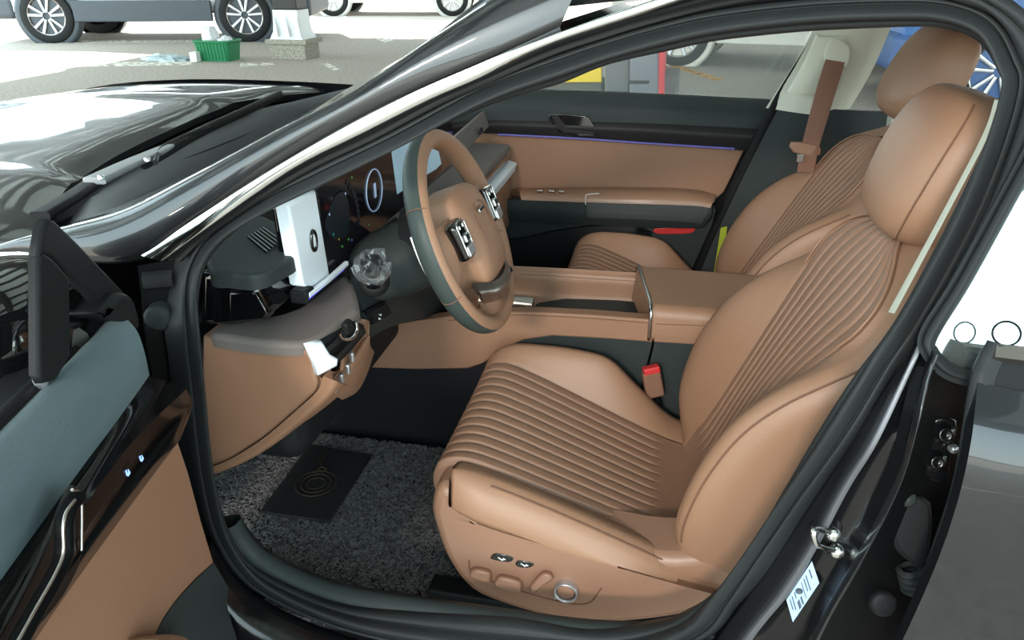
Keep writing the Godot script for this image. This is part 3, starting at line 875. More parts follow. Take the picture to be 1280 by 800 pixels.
	loft(b, [[Vector3(-0.66, 0.95, -0.78), Vector3(-0.66, 0.95, 0.0), Vector3(-0.66, 0.95, 0.76)], [Vector3(-0.80, 0.55, -0.78), Vector3(-0.80, 0.55, 0.0), Vector3(-0.80, 0.55, 0.76)], [Vector3(-0.72, 0.32, -0.78), Vector3(-0.72, 0.32, 0.0), Vector3(-0.72, 0.32, 0.76)], [Vector3(-0.6, 0.262, -0.78), Vector3(-0.6, 0.262, 0.0), Vector3(-0.6, 0.262, 0.76)]], 4, 6, 0.03, Vector3(1, 0.3, 0))
	part("firewall", b, M.carpet, car)
	b = MB.new()
	rbox(b, Vector3(1.95, 0.70, 0), Vector3(0.1, 0.5, 1.4), 0.06)
	part("rear_bulkhead", b, M.plastic_black, car)
	b = MB.new()
	rbox(b, Vector3(0.75, 0.17, 0), Vector3(5.0, 0.12, 1.5), 0.03)
	part("underbody", b, M.plastic_black, car)
	for z in [-0.86, 0.84]:
		for x in [-1.55, 1.45]:
			b = MB.new()
			lathe(b, Vector3(x, 0.34, z - 0.1), Vector3(0, 0, 1), [[0.0, 0.0], [0.30, 0.0], [0.335, 0.02], [0.335, 0.18], [0.30, 0.2], [0.23, 0.19], [0.2, 0.17], [0, 0.17]], 28)
			part("tyre", b, M.rubber_dark, car)


func _bil(c: Array, u: float, v: float) -> Vector3:
	var p: Vector3 = c[0].lerp(c[1], u).lerp(c[3].lerp(c[2], u), v)
	return p + Vector3(0, 0.0003, 0.001)


# ---- bonnet, cowl, windshield, wiper ------------------------------------------
func hood_edge(z: float) -> float:
	return lerps([[-0.84, -0.78], [-0.79, -0.80], [-0.62, -0.862], [-0.39, -0.895], [-0.04, -0.855], [0.217, -0.803], [0.42, -0.735], [0.55, -0.665], [0.62, -0.62], [0.68, -0.60]], z)


func hood_y(x: float, z: float) -> float:
	var y := lerps([[-2.15, 0.72], [-2.05, 0.82], [-1.9, 0.898], [-1.7, 0.95], [-1.4, 0.984], [-1.0, 0.994], [-0.6, 0.988]], x)
	var e := absf(z) / 0.82
	return y - (0.04 if z > 0 else 0.02) * pow(e, 5.0) + 0.006 * smoothstep(0.45, 0.5, e) * (1.0 - smoothstep(0.5, 0.75, e))


func build_front() -> void:
	var hood := thing("car_hood", "dark grey glossy hood with bright reflections ahead of the windshield", "car hood", Vector3(-1.3, 0.9, 0))
	var rows := []
	for k in 41:
		var z := -0.84 + 1.52 * k / 40.0
		var row := []
		for s in 33:
			var q := s / 32.0
			var x := lerpf(hood_edge(z), -2.15 + 0.16 * pow(absf(z) / 0.84, 2.0), q)
			row.append(Vector3(x, hood_y(x, z) - 0.018 * pow(1.0 - minf(q * 14.0, 1.0), 2.0), z))
		rows.append(row)
	var b := MB.new()
	slab(b, rows, 0.02, Vector3.UP)
	part("hood_panel", b, M.paint, hood)
	var car: Node3D = get_node("sedan_car")
	# fender below the hood edge and its far twin
	for sgn in [1.0, -1.0]:
		rows = []
		for k in 21:
			var x := -2.1 + 1.62 * k / 20.0
			var z0 := 0.685 if sgn > 0 else 0.845
			var row := []
			for q in [[0.0, 0.0], [0.05, -0.004], [0.11, -0.02], [0.15, -0.06], [0.165, -0.14], [0.17, -0.3], [0.16, -0.5]]:
				row.append(Vector3(x, hood_y(minf(x, -0.65), 0.68 * sgn) - 0.004 + q[1], sgn * (z0 + q[0] * (0.75 if sgn > 0 else 0.3))))
			rows.append(row)
		b = MB.new()
		b.grid(rows)
		part("fender", b, M.paint, car)
	b = MB.new()
	rbox(b, Vector3(-1.5, 0.6, 0), Vector3(1.3, 0.5, 1.3), 0.1)
	part("engine_bay", b, M.plastic_black, car)
	# cowl tray
	rows = []
	for k in 31:
		var z := -0.84 + 1.60 * k / 30.0
		var e := hood_edge(z)
		var q := pow(minf(absf(z) / 0.777, 1.0), 2.2)
		var bx := lerpf(-0.60, -0.425, q)
		var by := lerpf(0.952, 1.03, q)
		var y0 := hood_y(e, z)
		var row := [Vector3(e - 0.06, y0 - 0.05, z), Vector3(e + 0.02, y0 - 0.045, z)]
		for j in 6:
			var t := (j + 1) / 6.0
			row.append(Vector3(lerpf(e + 0.02, bx, t), lerpf(y0 - 0.045, by - 0.004, pow(t, 0.8)) + 0.012 * sin(t * PI), z))
		row.append(Vector3(bx + 0.06, by - 0.03, z))
		rows.append(row)
	b = MB.new()
	slab(b, rows, 0.01, Vector3.UP)
	part("cowl", b, M.plastic_black, car)
	# windshield between the two front pillars
	var near := [Vector3(-0.4466, 1.0264, 0.765), Vector3(-0.3585, 1.0522, 0.7527), Vector3(-0.2557, 1.1011, 0.7295), Vector3(-0.1431, 1.1581, 0.7024), Vector3(-0.0423, 1.207, 0.6792), Vector3(0.062, 1.2738, 0.6474), Vector3(0.1526, 1.3273, 0.62)]
	var cen := []
	for p in near:
		var x: float = lerpf(-0.62, 0.17, (p.x - near[0].x) / (near[-1].x - near[0].x))
		cen.append(Vector3(x, lerps([[-0.62, 0.945], [-0.535, 0.99], [-0.338, 1.078], [-0.11, 1.21], [0.17, 1.32]], x), 0.0))
	var secs := []
	for k in 5:
		var q := k / 4.0
		var sec := []
		for j in near.size():
			var z: float = near[j].z * (1.0 - 2.0 * q)
			var e := pow(absf(1.0 - 2.0 * q), 2.2)
			sec.append(Vector3(lerpf(cen[j].x, near[j].x, e), lerpf(cen[j].y, near[j].y, e), z))
		secs.append(sec)
	b = MB.new()
	loft(b, secs, 5, 6, 0.004, Vector3(-0.6, 0.8, 0))
	part("windshield", b, M.glass, car)
	# wiper
	var w := thing("windshield_wiper", "silver and black wiper arm resting at the windshield base", "wiper", Vector3(-0.623, 0.99, 0.6002))
	b = MB.new()
	sweep(b, cr([Vector3(-0.5575, 1.01, 0.685), Vector3(-0.5767, 1.01, 0.6039), Vector3(-0.6147, 1.01, 0.4828)], 4), rrect(0.030, 0.014, 0.005, 2), Vector3.UP)
	part("arm_base", b, M.plastic_black, w)
	b = MB.new()
	sweep(b, cr([Vector3(-0.5877, 1.02, 0.5257), Vector3(-0.6039, 1.02, 0.4171), Vector3(-0.6152, 1.02, 0.3165), Vector3(-0.6246, 1.02, 0.2618)], 4), rrect(0.040, 0.012, 0.004, 2), Vector3.UP, false, [[0.0, 1.0], [0.7, 0.75], [1.0, 0.5]])
	part("arm", b, M.wiper, w)
	for q in [Vector3(-0.5723, 1.028, 0.5268), Vector3(-0.5741, 1.028, 0.4012)]:
		b = MB.new()
		lathe(b, q, Vector3.UP, [[0.0055, -0.004], [0.0055, 0.002], [0, 0.003]], 12)
		part("rivet", b, M.chrome, w)
	b = MB.new()
	sweep(b, cr([Vector3(-0.6014, 1.012, 0.3774), Vector3(-0.6249, 1.012, 0.2691), Vector3(-0.6636, 1.012, 0.0959), Vector3(-0.692, 1.012, -0.1223), Vector3(-0.7346, 1.012, -0.4114)], 4), rrect(0.016, 0.020, 0.005, 2), Vector3.UP)
	part("blade", b, M.rubber_dark, w)
	b = MB.new()
	tube(b, cr([Vector3(-0.5667, 1.02, 0.3908), Vector3(-0.6229, 1.02, 0.2903), Vector3(-0.6438, 1.02, 0.1893), Vector3(-0.6534, 1.02, 0.0719)], 4), 0.005, 8)
	part("hook", b, M.plastic_black, w)


# ---- open driver door ----------------------------------------------------------
func build_driver_door() -> void:
	var n := Vector3(0.9613, 0, -0.2756)
	var t := thing("driver_door", "open driver door with slate top, black trim and tan insert", "car door", Vector3(-0.2298, 0.7211, 1.0362))
	var b := MB.new()
	pan(b, [Vector3(-0.2614, 0.9789, 0.9079), Vector3(-0.2704, 0.8753, 0.8764), Vector3(-0.2806, 0.7383, 0.841), Vector3(-0.286, 0.5936, 0.8222), Vector3(-0.2927, 0.4753, 0.7986), Vector3(-0.2986, 0.3477, 0.778), Vector3(-0.2885, 0.2167, 0.8133), Vector3(-0.1919, 0.3022, 1.1501), Vector3(-0.0883, 0.8656, 1.5114), Vector3(-0.0972, 1.0071, 1.4804), Vector3(-0.1559, 0.9994, 1.2759), Vector3(-0.1902, 0.9913, 1.1562), Vector3(-0.2263, 0.9835, 1.0302), Vector3(-0.2487, 0.9944, 0.9521)], n, 0.05, 0.01)
	part("door_core", b, M.plastic_black, t)
	b = MB.new()
	pan(b, [Vector3(-0.3516, 0.9103, 0.811), Vector3(-0.3623, 0.7936, 0.7738), Vector3(-0.3737, 0.6355, 0.7338), Vector3(-0.3798, 0.4688, 0.7126), Vector3(-0.3874, 0.3324, 0.686), Vector3(-0.3941, 0.1854, 0.6628), Vector3(-0.3824, 0.0351, 0.7034), Vector3(-0.2723, 0.1365, 1.0876), Vector3(-0.1543, 0.7887, 1.4989), Vector3(-0.1646, 0.9513, 1.4631), Vector3(-0.2312, 0.9375, 1.231), Vector3(-0.2701, 0.9257, 1.0951), Vector3(-0.3093, 0.9166, 0.9586), Vector3(-0.3318, 0.9282, 0.8802)], n, 0.05, 0.02)
	part("outer_skin", b, M.paint, t)
	var dl := func(sd: float, y: float, o: float) -> Vector3: return Vector3(-0.27, y, 0.896) + Vector3(0.2756, 0, 0.9613) * sd + n * o
	var run := func(ss: Array, ys: Array, os: Array) -> Array:
		var o := []
		for k in ss.size():
			o.append(dl.call(ss[k], ys[k], os[k]))
		return o
	b = MB.new()
	loft(b, [run.call([0.045, 0.13, 0.3, 0.5, 0.8], [0.985, 0.983, 0.986, 0.988, 0.988], [0.0, 0.0, 0.0, 0.0, 0.0]), run.call([0.05, 0.13, 0.3, 0.5, 0.8], [0.996, 0.992, 0.99, 0.99, 0.99], [0.02, 0.02, 0.018, 0.018, 0.018]), run.call([0.068, 0.135, 0.3, 0.5, 0.8], [0.984, 0.974, 0.97, 0.968, 0.968], [0.044, 0.042, 0.041, 0.041, 0.041]), run.call([0.084, 0.15, 0.3, 0.5, 0.8], [0.962, 0.952, 0.95, 0.949, 0.949], [0.055, 0.053, 0.052, 0.052, 0.052]), run.call([0.09, 0.16, 0.3, 0.5, 0.8], [0.936, 0.934, 0.933, 0.932, 0.932], [0.057, 0.056, 0.055, 0.055, 0.055])], 6, 5, 0.02, Vector3(0.5, 0.85, 0))
	part("top_pad", b, M.soft_slate, t, "slate grey soft top of the door trim")
	b = MB.new()
	strip(b, [Vector3(-0.2717, 0.9937, 0.9336), Vector3(-0.2523, 0.9768, 1.0011), Vector3(-0.2333, 0.979, 1.0674), Vector3(-0.2143, 0.9823, 1.1339), Vector3(-0.1804, 0.9859, 1.2521)], [Vector3(-0.2487, 0.999, 0.9557), Vector3(-0.2335, 0.9895, 1.0089), Vector3(-0.2149, 0.9912, 1.0738), Vector3(-0.1918, 0.9923, 1.1542), Vector3(-0.1593, 0.9964, 1.2675)], [[0, -0.02], [0, 0.004], [0.5, 0.008], [1, 0.002], [1, -0.02]], 5, Vector3.UP)
	part("belt_seal", b, M.rubber_dark, t)
	b = MB.new()
	strip(b, [Vector3(-0.2978, 0.9529, 0.9443), Vector3(-0.27, 0.948, 1.0411), Vector3(-0.2514, 0.9506, 1.106), Vector3(-0.2152, 0.9538, 1.2323)], [Vector3(-0.2837, 0.9505, 0.9572), Vector3(-0.2563, 0.9469, 1.0527), Vector3(-0.2365, 0.951, 1.1216), Vector3(-0.2014, 0.9561, 1.244)], [[0, -0.01], [0.5, 0.006], [1, -0.01]], 5, Vector3(-0.3, 0.9, 0))
	part("belt_moulding", b, M.chrome, t)
	b = MB.new()
	loft(b, [run.call([0.09, 0.214, 0.352, 0.5, 0.8], [0.937, 0.935, 0.934, 0.933, 0.933], [0.05, 0.05, 0.05, 0.05, 0.05]), run.call([0.066, 0.206, 0.346, 0.5, 0.8], [0.914, 0.931, 0.932, 0.932, 0.932], [0.065, 0.065, 0.064, 0.064, 0.064]), run.call([0.044, 0.198, 0.34, 0.5, 0.8], [0.89, 0.92, 0.925, 0.926, 0.926], [0.075, 0.075, 0.074, 0.074, 0.074])], 6, 4, 0.02, Vector3(0.6, 0.8, 0))
	part("trim_upper", b, M.piano, t, "glossy black trim")
	b = MB.new()
	loft(b, [run.call([0.044, 0.198, 0.34, 0.5, 0.8], [0.89, 0.92, 0.925, 0.926, 0.926], [0.075, 0.075, 0.074, 0.074, 0.074]), run.call([0.042, 0.198, 0.36, 0.55, 0.8], [0.865, 0.885, 0.897, 0.9, 0.9], [0.077, 0.077, 0.076, 0.075, 0.075]), run.call([0.058, 0.2, 0.394, 0.6, 0.8], [0.828, 0.846, 0.866, 0.87, 0.87], [0.061, 0.061, 0.061, 0.061, 0.061])], 6, 4, 0.02, Vector3(1, 0, 0))
	part("trim_lower", b, M.piano, t, "glossy black trim with seat switches")
	b = MB.new()
	pan(b, [Vector3(-0.1951, 0.8323, 0.9395), Vector3(-0.1978, 0.7749, 0.9299), Vector3(-0.1995, 0.6933, 0.9242), Vector3(-0.2022, 0.6099, 0.9148), Vector3(-0.1853, 0.6407, 0.9739), Vector3(-0.1699, 0.6645, 1.0274), Vector3(-0.1573, 0.6779, 1.0713), Vector3(-0.1467, 0.6775, 1.1084), Vector3(-0.137, 0.658, 1.1421), Vector3(-0.0892, 0.8657, 1.3088), Vector3(-0.1009, 0.8653, 1.2681), Vector3(-0.1272, 0.8719, 1.1764), Vector3(-0.1567, 0.859, 1.0734)], n, 0.03, 0.004)
	part("insert_panel", b, M.leather_panel, t, "tan leather insert")
	b = MB.new()
	loft(b, [[Vector3(-0.199, 0.6142, 0.9188), Vector3(-0.1821, 0.6448, 0.9775), Vector3(-0.1669, 0.6685, 1.0307), Vector3(-0.1544, 0.6818, 1.0743), Vector3(-0.1438, 0.6814, 1.1113), Vector3(-0.1342, 0.662, 1.1447)], [Vector3(-0.2266, 0.512, 0.8661), Vector3(-0.2218, 0.4978, 0.8828), Vector3(-0.2222, 0.4557, 0.8813), Vector3(-0.2235, 0.4171, 0.8768), Vector3(-0.2184, 0.3869, 0.8945), Vector3(-0.2074, 0.3669, 0.933)]], 5, 4, 0.02, Vector3(1, 0, 0))
	part("map_pocket", b, M.plastic, t)
	b = MB.new()
	pillow(b, [Vector3(-0.1204, 0.7334, 1.1457), Vector3(-0.1266, 0.7172, 1.124), Vector3(-0.1352, 0.685, 1.094), Vector3(-0.1417, 0.6501, 1.0714), Vector3(-0.1361, 0.6349, 1.0908), Vector3(-0.1179, 0.7017, 1.1545)], n, 0.02, 0.03, 4)
	part("armrest", b, M.leather, t)
	# grab handle
	b = MB.new()
	pan(b, [Vector3(-0.1091, 0.9547, 1.1815), Vector3(-0.112, 0.9411, 1.1711), Vector3(-0.1067, 0.8944, 1.1899), Vector3(-0.0953, 0.8851, 1.2296), Vector3(-0.0807, 0.8941, 1.2804), Vector3(-0.0701, 0.8979, 1.3174), Vector3(-0.0651, 0.9201, 1.3348), Vector3(-0.0805, 0.9274, 1.281), Vector3(-0.0958, 0.9387, 1.2278)], n, 0.004, 0.002, 3)
	part("handle_recess", b, mat(Color8(6, 6, 7), 0.4), t)
	b = MB.new()
	sweep(b, cr([Vector3(-0.0883, 0.9618, 1.1959), Vector3(-0.0837, 0.9631, 1.2118), Vector3(-0.0806, 0.955, 1.2228), Vector3(-0.0778, 0.9364, 1.2326), Vector3(-0.0732, 0.9308, 1.2484), Vector3(-0.0653, 0.9283, 1.2763), Vector3(-0.0579, 0.9256, 1.3021), Vector3(-0.0498, 0.9223, 1.3301)], 5), rrect(0.010, 0.014, 0.004, 2), n)
	var gh := part("grab_handle", b, M.jamb_dull, t)
	b = MB.new()
	tube(b, cr([Vector3(-0.0773, 0.9707, 1.209), Vector3(-0.0731, 0.9711, 1.2235), Vector3(-0.0705, 0.9635, 1.2327), Vector3(-0.0679, 0.9465, 1.2417), Vector3(-0.0635, 0.941, 1.2571), Vector3(-0.0557, 0.9385, 1.2843), Vector3(-0.0485, 0.9358, 1.3095), Vector3(-0.0404, 0.9333, 1.3374)], 5), 0.0014, 6)
	part("bright_edge", b, M.satin, gh)
	b = MB.new()
	tube(b, cr([Vector3(-0.1054, 0.9567, 1.1834), Vector3(-0.1077, 0.9469, 1.1755), Vector3(-0.1073, 0.936, 1.1768), Vector3(-0.1021, 0.9017, 1.1951)], 5), 0.0014, 6)
	part("bright_edge", b, M.satin, gh)
	# two lit seat switches
	var glow := mat(Color8(150, 180, 255), 0.5)
	glow.emission_enabled = true
	glow.emission = Color(0.55, 0.7, 1.0)
	glow.emission_energy_multiplier = 1.2
	for q in [Vector2(175, 576), Vector2(158, 594)]:
		var c: Vector3 = Vector3(-0.144, 0.8937, 1.0615) if q.x > 170 else Vector3(-0.1351, 0.9, 1.0927)
		var ex := Vector3(0.2756, 0, 0.9613)
		b = MB.new()
		rbox(b, c, Vector3(0.02, 0.022, 0.002), 0.0008, Basis(ex, Vector3.UP, n))
		var k := part("seat_switch", b, M.piano, t)
		b = MB.new()
		rbox(b, c + n * 0.0022 + Vector3(0, 0.001, 0) - ex * 0.001, Vector3(0.0055, 0.003, 0.001), 0.0004, Basis(ex, Vector3.UP, n), 1)
		rbox(b, c + n * 0.0022 + Vector3(0, 0.0045, 0) + ex * 0.0024, Vector3(0.002, 0.006, 0.001), 0.0004, Basis(ex, Vector3.UP, n), 1)
		rbox(b, c + n * 0.0022 + Vector3(0, 0.004, 0) - ex * 0.002, Vector3(0.001, 0.003, 0.001), 0.0004, Basis(ex, Vector3.UP, n), 1)
		part("switch_light", b, glow, k)
	# corner piece with its small pane, the outer mirror behind it
	b = MB.new()
	pan(b, [Vector3(-0.2039, 1.1086, 1.054), Vector3(-0.2088, 1.1274, 1.0367), Vector3(-0.2131, 1.1357, 1.0218), Vector3(-0.2162, 1.1296, 1.011), Vector3(-0.2253, 1.094, 0.9794), Vector3(-0.2452, 1.008, 0.9098), Vector3(-0.2392, 0.9986, 0.9308), Vector3(-0.2325, 1.0069, 0.9544), Vector3(-0.2278, 1.0185, 0.9706), Vector3(-0.2236, 1.042, 0.9851), Vector3(-0.216, 1.0723, 1.0118), Vector3(-0.21, 1.1002, 1.0328), Vector3(-0.2067, 1.1078, 1.044)], n, 0.010, 0.004)
	part("corner_frame", b, M.plastic_black, t)
	b = MB.new()
	pan(b, [Vector3(-0.201, 1.1098, 1.0568), Vector3(-0.2046, 1.1088, 1.0441), Vector3(-0.2076, 1.0992, 1.0339), Vector3(-0.2128, 1.0724, 1.0156), Vector3(-0.2029, 1.004, 1.0502), Vector3(-0.1936, 0.9951, 1.0825), Vector3(-0.1886, 1.0022, 1.1002), Vector3(-0.1871, 1.0147, 1.1053)], n, 0.010, 0.004)
	part("corner_post", b, M.plastic_black, t)
	b = MB.new()
	tube(b, cr([Vector3(-0.2254, 1.1198, 1.0225), Vector3(-0.2197, 1.0964, 1.0423), Vector3(-0.2067, 1.0096, 1.0878), Vector3(-0.207, 0.9915, 1.0868)], 5), 0.006, 8)
	part("glass_run", b, M.silver, t)
	b = MB.new()
	pan(b, [Vector3(-0.245, 1.0674, 0.9832), Vector3(-0.2589, 0.9994, 0.9346), Vector3(-0.2341, 0.9891, 1.0211)], n, 0.004, 0.001)
	part("corner_pane", b, M.dark_glass, t)
	b = MB.new()
	pan(b, [Vector3(-0.2184, 1.027, 0.9489), Vector3(-0.2235, 1.0191, 0.9312), Vector3(-0.2275, 1.0027, 0.9171), Vector3(-0.2268, 0.967, 0.9198), Vector3(-0.2147, 1.0032, 0.9618), Vector3(-0.2034, 1.0272, 1.0013), Vector3(-0.2097, 1.0241, 0.9795)], n, 0.05, 0.008, 2)
	part("corner_block", b, M.plastic_black, t)
	b = MB.new()
	superball(b, Vector3(-0.3652, 0.9784, 0.9994), Vector3(0.10, 0.085, 0.12), Basis(n, Vector3.UP, n.cross(Vector3.UP)), 0.7, 0.7)
	part("door_mirror", b, M.gloss, t, "black door mirror housing")
	b = MB.new()
	tube(b, cr([Vector3(-0.3407, 0.9629, 1.0122), Vector3(-0.2816, 0.9734, 1.0008), Vector3(-0.2368, 0.9935, 1.0117)], 4), 0.02, 10)
	part("mirror_arm", b, M.gloss, t)


# ---- passenger side --------------------------------------------------------------
func build_passenger_side() -> void:
	var nz := Vector3(0, 0, 1)
	var t := thing("passenger_door", "passenger door trim in slate, black and tan leather", "car door", Vector3(0.25, 0.4, -0.74))
	var b := MB.new()
	loft(b, [[Vector3(-0.3515, 0.9635, -0.775), Vector3(-0.1136, 0.9931, -0.775), Vector3(0.2495, 0.9928, -0.775), Vector3(0.631, 0.9871, -0.775)], [Vector3(-0.3442, 0.9603, -0.75), Vector3(-0.1135, 0.9896, -0.75), Vector3(0.2513, 0.9886, -0.75), Vector3(0.6295, 0.9821, -0.75)], [Vector3(-0.3349, 0.9347, -0.715), Vector3(-0.1312, 0.9613, -0.715), Vector3(0.2553, 0.9609, -0.715), Vector3(0.6299, 0.9565, -0.715)], [Vector3(-0.3442, 0.8871, -0.705), Vector3(-0.1795, 0.906, -0.705), Vector3(0.2591, 0.9164, -0.705), Vector3(0.6286, 0.9131, -0.705)]], 5, 5, 0.02, Vector3(0, 0.7, 0.7))
	part("top_pad", b, M.plastic, t)
	b = MB.new()
	loft(b, [[Vector3(-0.3458, 0.9005, -0.712), Vector3(-0.1683, 0.9172, -0.712), Vector3(0.2584, 0.9197, -0.712), Vector3(0.6287, 0.9163, -0.712)], [Vector3(-0.3425, 0.8786, -0.698), Vector3(-0.1653, 0.8933, -0.698), Vector3(0.2611, 0.8944, -0.698), Vector3(0.6228, 0.8869, -0.698)], [Vector3(-0.3477, 0.8507, -0.712), Vector3(-0.1687, 0.8659, -0.712), Vector3(0.2628, 0.8583, -0.712), Vector3(0.6161, 0.8464, -0.712)]], 5, 6, 0.01, nz)
	part("trim_band", b, M.carbon, t, "black trim band")
	b = MB.new()
	tube(b, cr([Vector3(-0.1743, 0.865, -0.703), Vector3(0.0703, 0.8636, -0.703), Vector3(0.2633, 0.859, -0.703), Vector3(0.5376, 0.854, -0.703)], 4), 0.0028, 6)
	var glow := mat(Color8(96, 92, 150), 0.5)
	glow.emission_enabled = true
	glow.emission = Color(0.30, 0.27, 0.62)
	glow.emission_energy_multiplier = 0.35
	part("ambient_light", b, glow, t, "thin violet light line")
	b = MB.new()
	pan(b, [Vector3(-0.0144, 0.9325, -0.7), Vector3(0.0923, 0.9318, -0.7), Vector3(0.112, 0.9208, -0.7), Vector3(0.1286, 0.874, -0.7), Vector3(0.0311, 0.877, -0.7), Vector3(0.0061, 0.8927, -0.7)], nz, 0.012, 0.002, 2)
	var hb := part("door_handle", b, M.gloss, t, "black inner door handle")
	b = MB.new()
	pan(b, [Vector3(-0.0034, 0.9271, -0.693), Vector3(0.0136, 0.9277, -0.693), Vector3(0.0413, 0.8956, -0.693), Vector3(0.1239, 0.8871, -0.693), Vector3(0.1268, 0.8777, -0.693), Vector3(0.032, 0.8808, -0.693), Vector3(0.0121, 0.8944, -0.693)], nz, 0.008, 0.002)
	part("lever", b, M.carbon, hb)
	b = MB.new()
	pan(b, [Vector3(-0.3931, 0.8712, -0.725), Vector3(-0.1333, 0.8648, -0.725), Vector3(0.2623, 0.8555, -0.725), Vector3(0.5669, 0.8481, -0.725), Vector3(0.5248, 0.7173, -0.725), Vector3(0.4718, 0.6585, -0.725), Vector3(0.0242, 0.6296, -0.725), Vector3(-0.3511, 0.5833, -0.725), Vector3(-0.4584, 0.6589, -0.725)], nz, 0.03, 0.004)
	part("insert_panel", b, M.leather_panel, t, "tan leather insert")
	b = MB.new()
	loft(b, [[Vector3(-0.1323, 0.6902, -0.72), Vector3(0.1739, 0.7132, -0.72), Vector3(0.4173, 0.7223, -0.72), Vector3(0.5045, 0.7075, -0.72)], [Vector3(-0.1021, 0.6992, -0.675), Vector3(0.1781, 0.7157, -0.675), Vector3(0.4175, 0.7224, -0.675), Vector3(0.4957, 0.7124, -0.675)], [Vector3(-0.0909, 0.6954, -0.645), Vector3(0.1816, 0.7043, -0.645), Vector3(0.4187, 0.7114, -0.645), Vector3(0.491, 0.7061, -0.645)], [Vector3(-0.0841, 0.6802, -0.637), Vector3(0.1834, 0.6867, -0.637), Vector3(0.4204, 0.6942, -0.637), Vector3(0.4856, 0.691, -0.637)]], 5, 4, 0.02, Vector3.UP)
	part("armrest", b, M.leather, t)
	b = MB.new()
	loft(b, [[Vector3(-0.3233, 0.6442, -0.638), Vector3(-0.1148, 0.678, -0.638), Vector3(0.1834, 0.6839, -0.638), Vector3(0.4206, 0.6915, -0.638), Vector3(0.4899, 0.6934, -0.638)], [Vector3(-0.3253, 0.6063, -0.64), Vector3(-0.1153, 0.6412, -0.64), Vector3(0.1853, 0.6455, -0.64), Vector3(0.424, 0.6564, -0.64), Vector3(0.4887, 0.6632, -0.64)], [Vector3(-0.3328, 0.5642, -0.66), Vector3(-0.1195, 0.6031, -0.66), Vector3(0.1854, 0.6082, -0.66), Vector3(0.4041, 0.6157, -0.66), Vector3(0.4699, 0.6229, -0.66)]], 5, 4, 0.02, nz)
	part("armrest_face", b, M.plastic, t)
	b = MB.new()
	loft(b, [[Vector3(0.1205, 0.6949, -0.63), Vector3(0.2787, 0.7046, -0.63), Vector3(0.4236, 0.7087, -0.63), Vector3(0.4796, 0.7025, -0.63)], [Vector3(0.122, 0.6654, -0.628), Vector3(0.2809, 0.6756, -0.628), Vector3(0.4264, 0.6801, -0.628), Vector3(0.4775, 0.6785, -0.628)], [Vector3(0.1218, 0.6361, -0.64), Vector3(0.2826, 0.6418, -0.64), Vector3(0.4302, 0.6418, -0.64), Vector3(0.4633, 0.639, -0.64)]], 5, 3, 0.0, nz)
	part("film", b, M.wrap, t, "clear protective film")
	b = MB.new()
	tube(b, cr([Vector3(0.1168, 0.6811, -0.625), Vector3(0.1158, 0.706, -0.625), Vector3(0.1227, 0.7139, -0.625), Vector3(0.1563, 0.7184, -0.625)], 4), 0.0014, 5)
	part("film_edge", b, M.white, t)
	for q in [Vector3(-0.0307, 0.7075, -0.66), Vector3(0.007, 0.7085, -0.66), Vector3(0.037, 0.709, -0.66)]:
		b = MB.new()
		rbox(b, q, Vector3(0.02, 0.008, 0.018), 0.003)
		part("window_switch", b, M.satin, t)
	b = MB.new()
	pan(b, [Vector3(-0.453, 0.6064, -0.7), Vector3(-0.128, 0.6274, -0.7), Vector3(0.1803, 0.6316, -0.7), Vector3(0.506, 0.6683, -0.7), Vector3(0.493, 0.5698, -0.7), Vector3(0.4507, 0.4322, -0.7), Vector3(0.4137, 0.2286, -0.7), Vector3(-0.4799, 0.1351, -0.7)], nz, 0.05, 0.005)
	part("lower_panel", b, M.plastic, t)
	b = MB.new()
	loft(b, [[Vector3(-0.3359, 0.5209, -0.665), Vector3(-0.1206, 0.5368, -0.665), Vector3(0.0093, 0.5732, -0.665), Vector3(0.1354, 0.6005, -0.665), Vector3(0.259, 0.6091, -0.665)], [Vector3(-0.3392, 0.3949, -0.66), Vector3(-0.1195, 0.4136, -0.66), Vector3(0.0386, 0.4687, -0.66), Vector3(0.1894, 0.5348, -0.66), Vector3(0.2848, 0.5944, -0.66)], [Vector3(-0.3547, 0.2158, -0.69), Vector3(-0.0701, 0.244, -0.69), Vector3(0.145, 0.324, -0.69), Vector3(0.2915, 0.4777, -0.69), Vector3(0.3207, 0.5869, -0.69)]], 5, 4, 0.02, nz)
	part("map_pocket", b, M.plastic_black, t)
	b = MB.new()
	pan(b, [Vector3(0.3271, 0.5962, -0.695), Vector3(0.3925, 0.6047, -0.695), Vector3(0.4477, 0.6098, -0.695), Vector3(0.44, 0.5899, -0.695), Vector3(0.3823, 0.5831, -0.695), Vector3(0.3333, 0.5809, -0.695)], nz, 0.006, 0.0015, 2)
	part("reflector", b, M.red, t, "red door reflector")
	b = MB.new()
	pan(b, [Vector3(-0.2509, 0.9522, -0.79), Vector3(0.634, 0.9756, -0.79), Vector3(0.5291, 0.595, -0.79), Vector3(0.4482, 0.1258, -0.79), Vector3(-0.5166, 0.0196, -0.79), Vector3(-0.4105, 0.9342, -0.79)], nz, 0.06, 0.02)
	part("outer_skin", b, M.paint, t)
	b = MB.new()
	loft(b, [[Vector3(-0.3468, 0.9709, -0.76), Vector3(0.0088, 0.9944, -0.76), Vector3(0.3906, 0.9951, -0.76), Vector3(0.6448, 0.99, -0.76)], [Vector3(-0.2031, 1.2114, -0.62), Vector3(0.1519, 1.2959, -0.62), Vector3(0.4432, 1.2977, -0.62), Vector3(0.719, 1.2993, -0.62)]], 4, 4, 0.004, nz)
	part("window_glass", b, M.glass, t)
	# centre pillar of that side
	var car: Node3D = get_node("sedan_car")
	b = MB.new()
